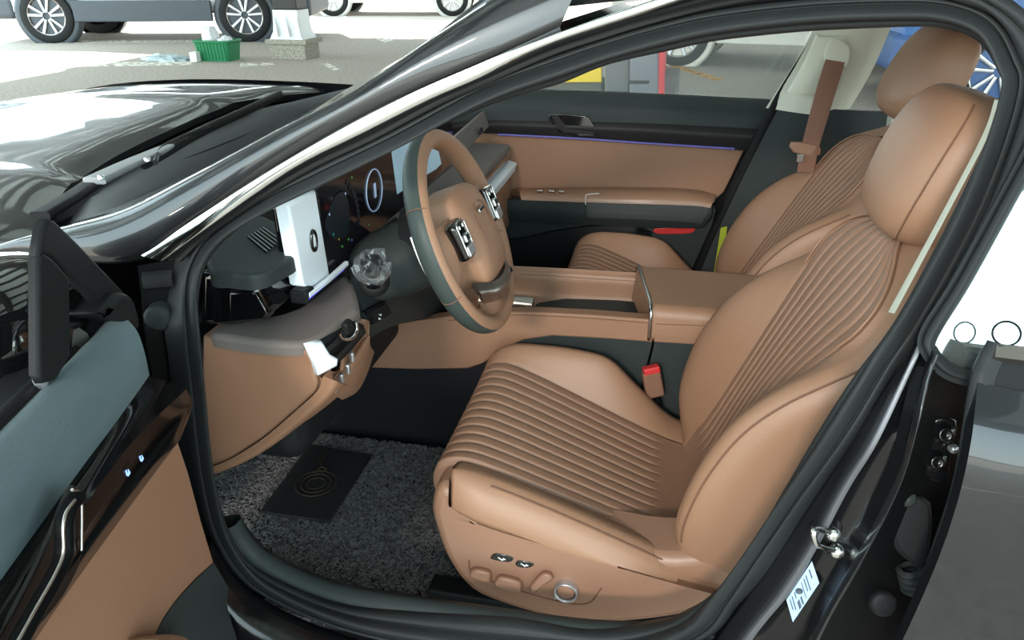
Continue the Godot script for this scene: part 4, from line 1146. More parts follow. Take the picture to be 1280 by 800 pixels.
	strip(b, [Vector3(0.7068, 1.2627, -0.6), Vector3(0.6938, 1.1889, -0.615), Vector3(0.6549, 1.0975, -0.64), Vector3(0.6177, 0.9991, -0.67), Vector3(0.5653, 0.8442, -0.69), Vector3(0.4981, 0.6303, -0.69), Vector3(0.4477, 0.4633, -0.69), Vector3(0.4083, 0.2914, -0.69)], [Vector3(0.7243, 1.2633, -0.59), Vector3(0.7092, 1.1904, -0.6), Vector3(0.6719, 1.0991, -0.63), Vector3(0.6387, 1.0031, -0.65), Vector3(0.5935, 0.8524, -0.66), Vector3(0.5242, 0.6417, -0.66), Vector3(0.4803, 0.4778, -0.66), Vector3(0.4328, 0.3078, -0.66)], [[0, -0.02], [0.1, 0.0], [0.5, 0.012], [0.9, 0.0], [1, -0.02]], 5, nz)
	part("weatherstrip", b, M.rubber_dark, car)
	b = MB.new()
	loft(b, [[Vector3(0.6177, 0.9991, -0.67), Vector3(0.5688, 0.842, -0.67), Vector3(0.5045, 0.6321, -0.67), Vector3(0.461, 0.4777, -0.67), Vector3(0.4205, 0.302, -0.67)], [Vector3(0.7019, 0.9941, -0.64), Vector3(0.6826, 0.8432, -0.64), Vector3(0.6099, 0.6491, -0.64), Vector3(0.5708, 0.4985, -0.64), Vector3(0.5304, 0.3269, -0.64)], [Vector3(0.8149, 0.9871, -0.63), Vector3(0.8201, 0.8413, -0.63), Vector3(0.7677, 0.6388, -0.63), Vector3(0.765, 0.5134, -0.63), Vector3(0.7431, 0.3526, -0.63)], [Vector3(0.9283, 0.9783, -0.68), Vector3(0.9357, 0.8351, -0.68), Vector3(0.9311, 0.6337, -0.68), Vector3(0.9544, 0.5096, -0.68), Vector3(0.9381, 0.3486, -0.68)]], 5, 5, 0.02, nz)
	part("pillar_trim_lower", b, M.plastic, car)
	b = MB.new()
	rbox(b, Vector3(0.6738, 0.7513, -0.635), Vector3(0.07, 0.012, 0.012), 0.005)
	part("pillar_clip", b, M.plastic, car)
	b = MB.new()
	loft(b, [[Vector3(0.7127, 1.2819, -0.585), Vector3(0.6877, 1.19, -0.6), Vector3(0.6542, 1.0946, -0.63), Vector3(0.605, 0.9799, -0.665)], [Vector3(0.7693, 1.2831, -0.565), Vector3(0.7541, 1.1927, -0.58), Vector3(0.7338, 1.087, -0.61), Vector3(0.7004, 0.9734, -0.635)], [Vector3(0.8338, 1.2836, -0.565), Vector3(0.8263, 1.1939, -0.58), Vector3(0.8137, 1.0851, -0.61), Vector3(0.7884, 0.9682, -0.635)], [Vector3(0.8817, 1.283, -0.59), Vector3(0.8746, 1.1924, -0.61), Vector3(0.8555, 1.0824, -0.64), Vector3(0.8168, 0.9639, -0.665)]], 5, 5, 0.015, nz)
	part("pillar_trim_upper", b, M.cream, car, "cream upper pillar trim")
	b = MB.new()
	strip(b, [Vector3(0.694, 1.1787, -0.575), Vector3(0.6755, 1.1031, -0.598), Vector3(0.6503, 1.0297, -0.618)], [Vector3(0.7699, 1.1805, -0.57), Vector3(0.7674, 1.1061, -0.592), Vector3(0.7431, 1.0337, -0.612)], [[0, -0.01], [0.08, 0.006], [0.5, 0.008], [0.92, 0.006], [1, -0.01]], 4, nz)
	part("pillar_panel", b, M.cream, car)
	var sb := thing("seat_belt", "brown passenger seat belt hanging from the cream pillar", "seat belt", Vector3(0.7193, 0.8857, -0.56))
	b = MB.new()
	pan(b, [Vector3(0.7198, 1.1317, -0.565), Vector3(0.7319, 1.1745, -0.565), Vector3(0.7773, 1.1562, -0.565), Vector3(0.7786, 1.1057, -0.565), Vector3(0.7534, 1.1169, -0.565), Vector3(0.736, 1.1046, -0.565)], nz, 0.02, 0.004, 3)
	part("belt_guide", b, M.cream, sb)
	b = MB.new()
	strip(b, [Vector3(0.7249, 1.124, -0.565), Vector3(0.7118, 1.0324, -0.56), Vector3(0.6994, 0.9032, -0.555), Vector3(0.6974, 0.8323, -0.55)], [Vector3(0.7727, 1.1173, -0.565), Vector3(0.7596, 1.0267, -0.555), Vector3(0.743, 0.9031, -0.545), Vector3(0.7409, 0.8372, -0.54)], [[0, 0], [0.05, 0.0015], [0.5, 0.002], [0.95, 0.0015], [1, 0], [1, -0.002], [0, -0.002]], 5, nz)
	part("webbing", b, M.belt, sb)
	b = MB.new()
	pan(b, [Vector3(0.6702, 0.9126, -0.545), Vector3(0.7383, 0.9072, -0.545), Vector3(0.7491, 0.8906, -0.545), Vector3(0.7391, 0.8772, -0.545), Vector3(0.6805, 0.8851, -0.545)], nz, 0.012, 0.004, 2)
	part("tongue", b, M.leather, sb, "tan belt tongue cover")
	b = MB.new()
	rbox(b, Vector3(0.6984, 0.872, -0.54), Vector3(0.018, 0.022, 0.004), 0.002)
	part("tongue_plate", b, M.chrome, sb)
	# green sticker tab at the seat
	b = MB.new()
	pan(b, [Vector3(0.5207, 0.6387, -0.615), Vector3(0.5383, 0.6449, -0.615), Vector3(0.5389, 0.5004, -0.615), Vector3(0.5162, 0.4933, -0.615)], nz, 0.002, 0.0005)
	solo("green_tag", b, mat(Color8(150, 160, 30), 0.6), "yellow green tag beside the passenger seat back", "tag")


# ---- dashboard -------------------------------------------------------------------
func build_dashboard() -> void:
	var nx := Vector3(1, 0, 0)
	var nz := Vector3(0, 0, 1)
	var t := thing("dashboard", "two-tier dashboard with dark top, grey shelf and tan lower panel", "dashboard", Vector3(-0.3, 0.5, 0.0))
	var b := MB.new()
	var rows := []
	for k in 17:
		var z := -0.76 + 1.40 * k / 16.0
		var row := []
		for q in [[-0.66, 0.93], [-0.60, 0.95], [-0.50, 0.952], [-0.42, 0.945], [-0.37, 0.93], [-0.35, 0.90], [-0.34, 0.87], [-0.34, 0.83]]:
			row.append(Vector3(q[0], q[1], z))
		rows.append(row)
	b.grid(rows)
	part("top_pad", b, M.plastic_black, t)
	# left pod with the demister vent
	b = MB.new()
	pan(b, [Vector3(-0.2799, 0.95, 0.6969), Vector3(-0.2538, 0.95, 0.6977), Vector3(-0.2174, 0.95, 0.6994), Vector3(-0.1984, 0.95, 0.6859), Vector3(-0.1914, 0.95, 0.6486), Vector3(-0.1886, 0.95, 0.5994), Vector3(-0.2298, 0.95, 0.5359), Vector3(-0.2748, 0.95, 0.487), Vector3(-0.3303, 0.95, 0.4446), Vector3(-0.3763, 0.95, 0.445), Vector3(-0.3626, 0.95, 0.5396), Vector3(-0.3274, 0.95, 0.6289)], Vector3.UP, 0.025, 0.006, 2)
	part("side_pod", b, M.plastic, t)
	b = MB.new()
	tube(b, cr([Vector3(-0.298, 0.938, 0.6798), Vector3(-0.2651, 0.938, 0.6824), Vector3(-0.2257, 0.938, 0.6836), Vector3(-0.2052, 0.938, 0.6697), Vector3(-0.1989, 0.938, 0.6323), Vector3(-0.1962, 0.938, 0.579)], 4), 0.005, 8)
	part("pod_lip", b, M.gloss, t)
	b = MB.new()
	pan(b, [Vector3(-0.2991, 0.952, 0.5565), Vector3(-0.2973, 0.952, 0.5022), Vector3(-0.2366, 0.952, 0.555), Vector3(-0.2352, 0.952, 0.6148)], Vector3.UP, 0.01, 0.001)
	var gr := part("vent_grille", b, M.void, t)
	var ga: Array = [Vector3(-0.2975, 0.953, 0.559), Vector3(-0.2957, 0.953, 0.5049), Vector3(-0.2351, 0.953, 0.5576), Vector3(-0.2337, 0.953, 0.6172)]
	for k in 6:
		var q := (k + 0.5) / 6.0
		b = MB.new()
		tube(b, [ga[0].lerp(ga[1], q), ga[3].lerp(ga[2], q)], 0.0015, 5)
		part("slat", b, M.slat, gr)
	# glossy end block below the pod
	b = MB.new()
	pan(b, [Vector3(-0.2989, 0.9407, 0.69), Vector3(-0.2547, 0.9419, 0.69), Vector3(-0.2139, 0.9416, 0.69), Vector3(-0.2126, 0.9177, 0.69), Vector3(-0.1997, 0.8854, 0.69), Vector3(-0.2095, 0.8714, 0.69), Vector3(-0.2669, 0.8576, 0.69), Vector3(-0.3183, 0.8551, 0.69)], nz, 0.25, 0.008)
	part("end_block", b, M.gloss, t)
	b = MB.new()
	pan(b, [Vector3(-0.2512, 0.9413, 0.694), Vector3(-0.2155, 0.9418, 0.694), Vector3(-0.2136, 0.9219, 0.694), Vector3(-0.2552, 0.9181, 0.694)], nz, 0.006, 0.002)
	part("end_facet", b, M.gloss, t)
	b = MB.new()
	pan(b, [Vector3(-0.2559, 0.9142, 0.694), Vector3(-0.2129, 0.9181, 0.694), Vector3(-0.1998, 0.8873, 0.694), Vector3(-0.2091, 0.8772, 0.694), Vector3(-0.2641, 0.8678, 0.694)], nz, 0.006, 0.002)
	part("end_facet", b, M.gloss, t)
	# shelf in front of the driver and its run to the far door
	b = MB.new()
	pan(b, [Vector3(-0.2996, 0.848, 0.6652), Vector3(-0.2456, 0.848, 0.63), Vector3(-0.2104, 0.848, 0.5852), Vector3(-0.2034, 0.848, 0.5097), Vector3(-0.195, 0.848, 0.4412), Vector3(-0.1652, 0.848, 0.4653), Vector3(-0.1163, 0.848, 0.5555), Vector3(-0.1144, 0.848, 0.5899), Vector3(-0.1251, 0.848, 0.6511), Vector3(-0.1325, 0.848, 0.6857), Vector3(-0.1521, 0.848, 0.7031), Vector3(-0.203, 0.848, 0.7087), Vector3(-0.2647, 0.848, 0.7057), Vector3(-0.2979, 0.848, 0.699)], Vector3.UP, 0.022, 0.009, 2)
	part("shelf", b, M.shelf, t, "grey brown textured shelf")
	b = MB.new()
	rbox(b, Vector3(-0.19, 0.828, -0.33), Vector3(0.12, 0.026, 0.72), 0.011)
	part("shelf", b, M.shelf, t, "grey brown textured shelf")
	b = MB.new()
	loft(b, [[Vector3(-0.20, 0.87, -0.05), Vector3(-0.20, 0.875, -0.4), Vector3(-0.20, 0.89, -0.70)], [Vector3(-0.215, 0.92, -0.1), Vector3(-0.215, 0.925, -0.4), Vector3(-0.215, 0.935, -0.70)]], 4, 4, 0.012, nx)
	part("trim_strip", b, M.shelf, t)
	b = MB.new()
	rbox(b, Vector3(-0.195, 0.8997, -0.5746), Vector3(0.006, 0.018, 0.03), 0.003)
	part("badge", b, M.gloss, t)
	# far end of the air vent line: black slot, silver edge, tan glovebox
	b = MB.new()
	rbox(b, Vector3(-0.185, 0.795, -0.36), Vector3(0.10, 0.04, 0.64), 0.008)
	part("vent_slot", b, M.gloss, t)
	b = MB.new()
	rbox(b, Vector3(-0.15, 0.772, -0.37), Vector3(0.07, 0.032, 0.68), 0.006, Basis(Vector3(0, 0, 1), -0.25))
	part("vent_edge", b, M.white_film, t)
	b = MB.new()
	tube(b, [Vector3(-0.142, 0.803, -0.06), Vector3(-0.142, 0.803, -0.66)], 0.004, 6)
	part("vent_blade", b, M.silver, t)
	b = MB.new()
	rbox(b, Vector3(-0.24, 0.66, -0.40), Vector3(0.22, 0.21, 0.62), 0.04)
	part("glovebox", b, M.leather_panel, t)
	# tan end panel and knee bolster on the driver side
	b = MB.new()
	pan(b, [Vector3(-0.3109, 0.8404, 0.7), Vector3(-0.2615, 0.8401, 0.7), Vector3(-0.1959, 0.8404, 0.7), Vector3(-0.1435, 0.8381, 0.7), Vector3(-0.1338, 0.823, 0.7), Vector3(-0.1301, 0.7796, 0.7), Vector3(-0.1344, 0.7651, 0.7), Vector3(-0.1693, 0.7292, 0.7), Vector3(-0.2355, 0.6665, 0.7), Vector3(-0.3005, 0.6164, 0.7), Vector3(-0.345, 0.5886, 0.7), Vector3(-0.3423, 0.6638, 0.7), Vector3(-0.3288, 0.7555, 0.7)], nz, 0.05, 0.006)
	part("end_panel", b, M.leather_panel, t, "tan end panel")
	b = MB.new()
	loft(b, [[Vector3(-0.342, 0.596, 0.705), Vector3(-0.2933, 0.6242, 0.705), Vector3(-0.2289, 0.6738, 0.705), Vector3(-0.1633, 0.7359, 0.705), Vector3(-0.1287, 0.7715, 0.705), Vector3(-0.1166, 0.7979, 0.705)], [Vector3(-0.339, 0.5814, 0.7), Vector3(-0.2874, 0.6088, 0.7), Vector3(-0.2265, 0.6524, 0.7), Vector3(-0.1531, 0.7197, 0.7), Vector3(-0.1129, 0.7593, 0.7), Vector3(-0.0945, 0.7867, 0.7)], [Vector3(-0.3796, 0.5233, 0.62), Vector3(-0.323, 0.5598, 0.62), Vector3(-0.2578, 0.6065, 0.62), Vector3(-0.1882, 0.6648, 0.62), Vector3(-0.1436, 0.7049, 0.62), Vector3(-0.1188, 0.7293, 0.62)]], 5, 4, 0.02, Vector3(0.4, -0.3, 0.8))
	part("bolster_edge", b, M.leather_panel, t)
	b = MB.new()
	loft(b, [[Vector3(-0.132, 0.7882, 0.6909), Vector3(-0.132, 0.7607, 0.6204), Vector3(-0.132, 0.7651, 0.567), Vector3(-0.132, 0.775, 0.501)], [Vector3(-0.118, 0.7728, 0.6854), Vector3(-0.118, 0.7551, 0.6287), Vector3(-0.118, 0.7619, 0.581), Vector3(-0.118, 0.7741, 0.5216)], [Vector3(-0.122, 0.738, 0.6611), Vector3(-0.122, 0.7182, 0.6016), Vector3(-0.122, 0.7277, 0.558), Vector3(-0.122, 0.7507, 0.5129)], [Vector3(-0.15, 0.6801, 0.5852), Vector3(-0.15, 0.6614, 0.5262), Vector3(-0.15, 0.668, 0.4795), Vector3(-0.15, 0.6942, 0.434)]], 5, 5, 0.03, Vector3(1, -0.2, 0))
	part("knee_bolster", b, M.leather_panel, t, "tan knee bolster")
	b = MB.new()
	rbox(b, Vector3(-0.30, 0.70, 0.42), Vector3(0.22, 0.22, 0.50), 0.04)
	part("under_cover", b, M.plastic_black, t)
	b = MB.new()
	rbox(b, Vector3(-0.34, 0.68, -0.05), Vector3(0.24, 0.26, 1.20), 0.04)
	part("centre_stack", b, M.plastic_black, t)
	# air vent below the shelf
	b = MB.new()
	pan(b, [Vector3(-0.11, 0.8454, 0.702), Vector3(-0.11, 0.8345, 0.5872), Vector3(-0.11, 0.8134, 0.5546), Vector3(-0.11, 0.7925, 0.5451), Vector3(-0.11, 0.7902, 0.6137), Vector3(-0.11, 0.7948, 0.6626), Vector3(-0.11, 0.8196, 0.6859)], nx, 0.03, 0.006)
	var av := part("air_vent", b, M.plastic_black, t)
	for q in [[Vector3(-0.104, 0.8434, 0.7047), Vector3(-0.104, 0.8373, 0.6359)], [Vector3(-0.102, 0.8196, 0.6867), Vector3(-0.102, 0.8168, 0.5874)]]:
		b = MB.new()
		tube(b, q, 0.004, 6)
		part("vent_blade", b, M.carbon, av)
	b = MB.new()
	tube(b, cr([Vector3(-0.096, 0.8593, 0.6821), Vector3(-0.096, 0.8446, 0.671), Vector3(-0.096, 0.8311, 0.6439), Vector3(-0.096, 0.8324, 0.6183), Vector3(-0.096, 0.8488, 0.6178)], 4), 0.0032, 6)
	part("vent_knob", b, M.chrome, av)
	b = MB.new()
	rbox(b, Vector3(-0.102, 0.8482, 0.6381), Vector3(0.012, 0.022, 0.022), 0.005)
	part("vent_thumb", b, M.plastic_black, av)
	b = MB.new()
	pan(b, [Vector3(-0.098, 0.886, 0.7742), Vector3(-0.098, 0.87, 0.7302), Vector3(-0.098, 0.8393, 0.7107), Vector3(-0.098, 0.8189, 0.6872), Vector3(-0.098, 0.8095, 0.6924), Vector3(-0.098, 0.8172, 0.7189), Vector3(-0.098, 0.8274, 0.754), Vector3(-0.098, 0.8493, 0.7588)], Vector3(0.8, 0.1, 0.6), 0.012, 0.003)
	part("end_cap", b, M.white_film, t, "white film covered end cap")
	for q in [Vector3(-0.11, 0.7688, 0.6867), Vector3(-0.11, 0.769, 0.6596), Vector3(-0.11, 0.7721, 0.6339), Vector3(-0.112, 0.7813, 0.6109)]:
		b = MB.new()
		rbox(b, q, Vector3(0.008, 0.018, 0.009), 0.003)
		part("push_button", b, M.silver, t)
	# dark knee cover round the column, with its square socket
	b = MB.new()
	loft(b, [[Vector3(-0.17, 0.8499, 0.4711), Vector3(-0.17, 0.8526, 0.3409), Vector3(-0.17, 0.8266, 0.1082), Vector3(-0.17, 0.7514, -0.455)], [Vector3(-0.15, 0.8259, 0.4818), Vector3(-0.15, 0.8204, 0.3665), Vector3(-0.15, 0.7704, 0.1227), Vector3(-0.15, 0.6776, -0.4659)], [Vector3(-0.135, 0.7943, 0.4967), Vector3(-0.135, 0.7678, 0.3746), Vector3(-0.135, 0.672, 0.0658), Vector3(-0.135, 0.5277, -0.6108)], [Vector3(-0.15, 0.7327, 0.4576), Vector3(-0.15, 0.7016, 0.3378), Vector3(-0.15, 0.5733, -0.038), Vector3(-0.15, 0.3987, -0.8035)]], 5, 6, 0.02, Vector3(1, 0.3, 0))
	part("column_cover", b, M.plastic, t)
	b = MB.new()
	pan(b, [Vector3(-0.128, 0.8115, 0.4994), Vector3(-0.128, 0.7923, 0.4139), Vector3(-0.128, 0.7525, 0.3836), Vector3(-0.128, 0.7733, 0.4738)], Vector3(1, 0.2, 0), 0.012, 0.002)
	var so := part("switch_panel", b, M.plastic_black, t)
	b = MB.new()
	pan(b, [Vector3(-0.124, 0.8085, 0.4954), Vector3(-0.124, 0.7927, 0.4286), Vector3(-0.124, 0.7662, 0.409), Vector3(-0.124, 0.7819, 0.4745)], Vector3(1, 0.2, 0), 0.004, 0.002)
	part("panel_key", b, M.plastic_black, so)
	b = MB.new()
	for k in 4:
		tube(b, [Vector3(-0.121, 0.783, 0.4626) + Vector3(0, 0.004 * cos(TAU * k / 4), 0.004 * sin(TAU * k / 4)), Vector3(-0.121, 0.783, 0.4626) + Vector3(0, 0.0065 * cos(TAU * k / 4 + 0.5), 0.0065 * sin(TAU * k / 4 + 0.5))], 0.0009, 5)
	part("pictogram", b, M.white, so)
	build_display()


func build_display() -> void:
	var nx := Vector3(1, 0, 0)
	var t := thing("display_panel", "long dark dashboard display with a white film left end", "display", Vector3(-0.2, 0.86, 0.2))
	var b := MB.new()
	rbox(b, Vector3(-0.205, 0.948, 0.17), Vector3(0.035, 0.152, 0.87), 0.008)
	part("housing", b, M.gloss, t)
	b = MB.new()
	pan(b, [Vector3(-0.18, 1.0335, 0.6255), Vector3(-0.18, 1.03, 0.5351), Vector3(-0.18, 0.8759, 0.519), Vector3(-0.18, 0.8801, 0.5644), Vector3(-0.18, 0.8871, 0.5948), Vector3(-0.18, 0.9017, 0.6134)], nx, 0.022, 0.004)
	var wf := part("end_film", b, M.white_film, t, "white film covered end")
	b = MB.new()
	rows_ring(b, Vector3(-0.179, 0.9569, 0.5646), 0.0085, 0.0165, 0.003)
	part("round_key", b, M.gloss, wf)
	b = MB.new()
	rows_ring(b, Vector3(-0.1775, 0.958, 0.5675), 0.0045, 0.0095, 0.0012)
	part("key_mark", b, M.white, wf)
	var scr := mat(Color8(16, 14, 18), 0.08)
	scr.emission_enabled = true
	scr.emission = Color(0.018, 0.016, 0.022)
	scr.emission_energy_multiplier = 0.6
	b = MB.new()
	pan(b, [Vector3(-0.184, 1.0293, 0.5239), Vector3(-0.184, 1.024, -0.082), Vector3(-0.184, 0.9643, -0.1042), Vector3(-0.184, 0.8928, -0.1466), Vector3(-0.184, 0.8815, 0), Vector3(-0.184, 0.8834, 0.1613), Vector3(-0.184, 0.8723, 0.511)], nx, 0.003, 0.001)
	part("cluster_screen", b, scr, t)
	var ink := mat(Color8(190, 205, 225), 0.4)
	ink.emission_enabled = true
	ink.emission = Color(0.45, 0.52, 0.66)
	ink.emission_energy_multiplier = 0.5
	var dim := mat(Color8(26, 31, 36), 0.4)
	dim.emission_enabled = true
	dim.emission = Color(0.012, 0.018, 0.024)
	dim.emission_energy_multiplier = 0.6
	b = MB.new()
	rows_ring(b, Vector3(-0.1825, 0.963, 0.2936), 0.0395, 0.0395, 0.0012)
	part("dial_ring", b, ink, t)
	b = MB.new()
	rbox(b, Vector3(-0.1825, 0.9619, 0.2898), Vector3(0.001, 0.028, 0.010), 0.0004, Basis.IDENTITY, 1)
	part("car_icon", b, ink, t)
	b = MB.new()
	for k in 9:
		var q: float = k / 8.0
		rbox(b, Vector3(-0.1825, 1.0089, 0.4081).lerp(Vector3(-0.1825, 0.9278, 0.376), q) + Vector3(0, 0, -0.012 * sin(q * PI)), Vector3(0.001, 0.008, 0.010), 0.0004, Basis.IDENTITY, 1)
	part("gauge_scale", b, dim, t)
	b = MB.new()
	pan(b, [Vector3(-0.1828, 0.96, 0.5109), Vector3(-0.1828, 0.9847, 0.4892), Vector3(-0.1828, 0.9995, 0.46), Vector3(-0.1828, 0.9972, 0.4273), Vector3(-0.1828, 0.9716, 0.4126), Vector3(-0.1828, 0.924, 0.4236), Vector3(-0.1828, 0.9277, 0.4774)], nx, 0.0006, 0.0002, 2)
	part("driver_view", b, dim, t)
	for q in [[Vector3(-0.1825, 0.9929, 0.4222), ink], [Vector3(-0.1825, 0.9773, 0.4917), ink], [Vector3(-0.1825, 1.0125, 0.3897), _led(Color(0.25, 0.5, 0.2))], [Vector3(-0.1825, 0.9402, 0.4848), _led(Color(0.1, 0.5, 0.45))], [Vector3(-0.1825, 0.925, 0.4654), _led(Color(0.5, 0.4, 0.12))], [Vector3(-0.1825, 0.9086, 0.4558), _led(Color(0.2, 0.5, 0.25))], [Vector3(-0.1825, 0.9059, 0.4142), _led(Color(0.2, 0.3, 0.6))], [Vector3(-0.1825, 0.9081, 0.3338), _led(Color(0.2, 0.45, 0.3))], [Vector3(-0.1825, 0.9118, 0.4272), _led(Color(0.2, 0.5, 0.2))], [Vector3(-0.1825, 0.9105, 0.2446), dim]]:
		b = MB.new()
		rbox(b, q[0], Vector3(0.001, 0.004, 0.003), 0.0004, Basis.IDENTITY, 1)
		part("indicator_light", b, q[1], t)
	# map screen behind the steering wheel
	var lit := mat(Color8(150, 175, 190), 0.2)
	lit.emission_enabled = true
	lit.emission = Color(0.36, 0.47, 0.52)
	lit.emission_energy_multiplier = 1.0
	b = MB.new()
	pan(b, [Vector3(-0.183, 1.0115, 0.1871), Vector3(-0.183, 1.0246, -0.0789), Vector3(-0.183, 0.9086, -0.1387), Vector3(-0.183, 0.9064, -0.0926), Vector3(-0.183, 0.9136, 0.0096), Vector3(-0.183, 0.9207, 0.1717)], nx, 0.003, 0.001)
	part("map_screen", b, lit, t, "pale blue lit screen")
	# bright strip under the display and its violet glow line
	b = MB.new()
	sweep(b, [Vector3(-0.172, 0.8865, 0.6173), Vector3(-0.172, 0.8826, 0.5446), Vector3(-0.172, 0.8833, 0.469)], rrect(0.008, 0.008, 0.002, 2), Vector3.UP)
	part("bottom_strip", b, M.white_film, t)
	b = MB.new()
	tube(b, [Vector3(-0.17, 0.8811, 0.6201), Vector3(-0.17, 0.8793, 0.5467), Vector3(-0.17, 0.8779, 0.4852)], 0.0009, 6)
	var glow := mat(Color8(90, 80, 220), 0.5)
	glow.emission_enabled = true
	glow.emission = Color(0.34, 0.32, 1.0)
	glow.emission_energy_multiplier = 0.6
	part("ambient_light", b, glow, t, "violet light line")
	b = MB.new()
	rbox(b, Vector3(-0.185, 0.8838, 0.6106), Vector3(0.03, 0.022, 0.028), 0.004)
	part("mount", b, M.plastic_black, t)


func _led(c: Color) -> StandardMaterial3D:
	var m := mat(c, 0.4)
	m.emission_enabled = true
	m.emission = c
	m.emission_energy_multiplier = 0.5
	return m


# flat ring standing in the y-z plane
func rows_ring(b: MB, c: Vector3, rz: float, ry: float, r: float) -> void:
	var p := []
	for k in 48:
		p.append(c + Vector3(0, sin(TAU * k / 48) * ry, cos(TAU * k / 48) * rz))
	tube(b, p, r, 6, true, Vector3.RIGHT)


# ---- centre console ----------------------------------------------------------------
func build_console() -> void:
	var nz := Vector3(0, 0, 1)
	var t := thing("centre_console", "tan leather centre console with wide armrest", "console", Vector3(0.2, 0.27, 0.0))
	var b := MB.new()
	pan(b, [Vector3(-0.4208, 0.5366, 0.125), Vector3(-0.2753, 0.5874, 0.125), Vector3(-0.1001, 0.6292, 0.125), Vector3(-0.0035, 0.6485, 0.125), Vector3(0.0832, 0.6588, 0.125), Vector3(0.2235, 0.6648, 0.125), Vector3(0.351, 0.666, 0.125), Vector3(0.3551, 0.613, 0.125), Vector3(0.2608, 0.6108, 0.125), Vector3(0.1376, 0.6057, 0.125), Vector3(0.0747, 0.5891, 0.125), Vector3(0.0289, 0.5619, 0.125), Vector3(-0.0184, 0.5195, 0.125), Vector3(-0.0568, 0.5003, 0.125), Vector3(-0.1839, 0.4834, 0.125), Vector3(-0.4293, 0.4638, 0.125)], nz, 0.03, 0.004)
	part("side_panel", b, M.leather_panel, t)
	b = MB.new()
	pan(b, [Vector3(0.3559, 0.6665, 0.125), Vector3(0.458, 0.671, 0.125), Vector3(0.6478, 0.681, 0.125), Vector3(0.6568, 0.6229, 0.125), Vector3(0.4637, 0.617, 0.125), Vector3(0.3585, 0.6134, 0.125)], nz, 0.03, 0.004)
	part("side_panel", b, M.leather_panel, t)
	b = MB.new()
	pan(b, [Vector3(0.0273, 0.5623, 0.118), Vector3(0.0734, 0.5895, 0.118), Vector3(0.1365, 0.6061, 0.118), Vector3(0.26, 0.6131, 0.118), Vector3(0.3565, 0.6135, 0.118), Vector3(0.3422, 0.5042, 0.118), Vector3(0.331, 0.3312, 0.118), Vector3(0.0061, 0.2838, 0.118), Vector3(-0.0303, 0.4804, 0.118)], nz, 0.2, 0.004)
	part("lower_side", b, M.plastic, t)
	b = MB.new()
	pan(b, [Vector3(0.3615, 0.6141, 0.118), Vector3(0.4967, 0.6189, 0.118), Vector3(0.6577, 0.6231, 0.118), Vector3(0.708, 0.2995, 0.118), Vector3(0.3364, 0.332, 0.118), Vector3(0.3475, 0.5048, 0.118)], nz, 0.2, 0.004)
	part("lower_side", b, M.plastic, t)
	b = MB.new()
	pan(b, [Vector3(-0.4752, 0.4709, 0.115), Vector3(-0.1871, 0.4862, 0.115), Vector3(-0.0595, 0.5009, 0.115), Vector3(-0.0209, 0.5138, 0.115), Vector3(0.0266, 0.5607, 0.115), Vector3(0.0452, 0.2874, 0.115), Vector3(-0.5088, 0.2066, 0.115)], nz, 0.2, 0.004)
	part("tunnel_carpet", b, M.carpet, t)
	for q in [[Vector3(-0.1001, 0.6197, 0.126), Vector3(-0.0033, 0.6412, 0.126), Vector3(0.0835, 0.6516, 0.126), Vector3(0.2239, 0.6577, 0.126), Vector3(0.3482, 0.6586, 0.126)], [Vector3(0.36, 0.6579, 0.126), Vector3(0.4587, 0.6641, 0.126), Vector3(0.6334, 0.6727, 0.126)]]:
		b = MB.new()
		tube(b, cr(q, 4), 0.0009, 5)
		part("seam", b, M.stitch, t)
	# far wall and storage well
	b = MB.new()
	loft(b, [[Vector3(-0.1702, 0.6377, -0.115), Vector3(-0.0037, 0.6451, -0.115), Vector3(0.1571, 0.6502, -0.115), Vector3(0.3126, 0.653, -0.115)], [Vector3(-0.1672, 0.6397, -0.105), Vector3(-0.0015, 0.646, -0.105), Vector3(0.1584, 0.6501, -0.105), Vector3(0.3132, 0.653, -0.105)], [Vector3(-0.1464, 0.5885, -0.1), Vector3(0.02, 0.5948, -0.1), Vector3(0.161, 0.599, -0.1), Vector3(0.3169, 0.6049, -0.1)], [Vector3(-0.1044, 0.5744, -0.06), Vector3(0.0483, 0.578, -0.06), Vector3(0.1864, 0.5827, -0.06), Vector3(0.3395, 0.587, -0.06)]], 4, 4, 0.02, nz)
	part("far_wall", b, M.leather, t)
	b = MB.new()
	rbox(b, Vector3(0.1, 0.50, 0.0), Vector3(0.62, 0.10, 0.22), 0.02)
	part("tray", b, M.plastic_black, t)
	b = MB.new()
	tube(b, cr([Vector3(-0.0471, 0.6386, 0.04), Vector3(0.0293, 0.6395, 0.04), Vector3(0.067, 0.639, 0.04), Vector3(0.0783, 0.6381, 0.04)], 3), 0.016, 16)
	part("phone_pad", b, M.satin, t)
	b = MB.new()
	pan(b, [Vector3(-0.178, 0.625, -0.14), Vector3(0.3116, 0.647, -0.14), Vector3(0.3308, 0.3792, -0.14), Vector3(-0.1886, 0.3428, -0.14)], -nz, 0.02, 0.004)
	part("far_side", b, M.leather_panel, t)
	# armrest with its silver front edge
	var rows := []
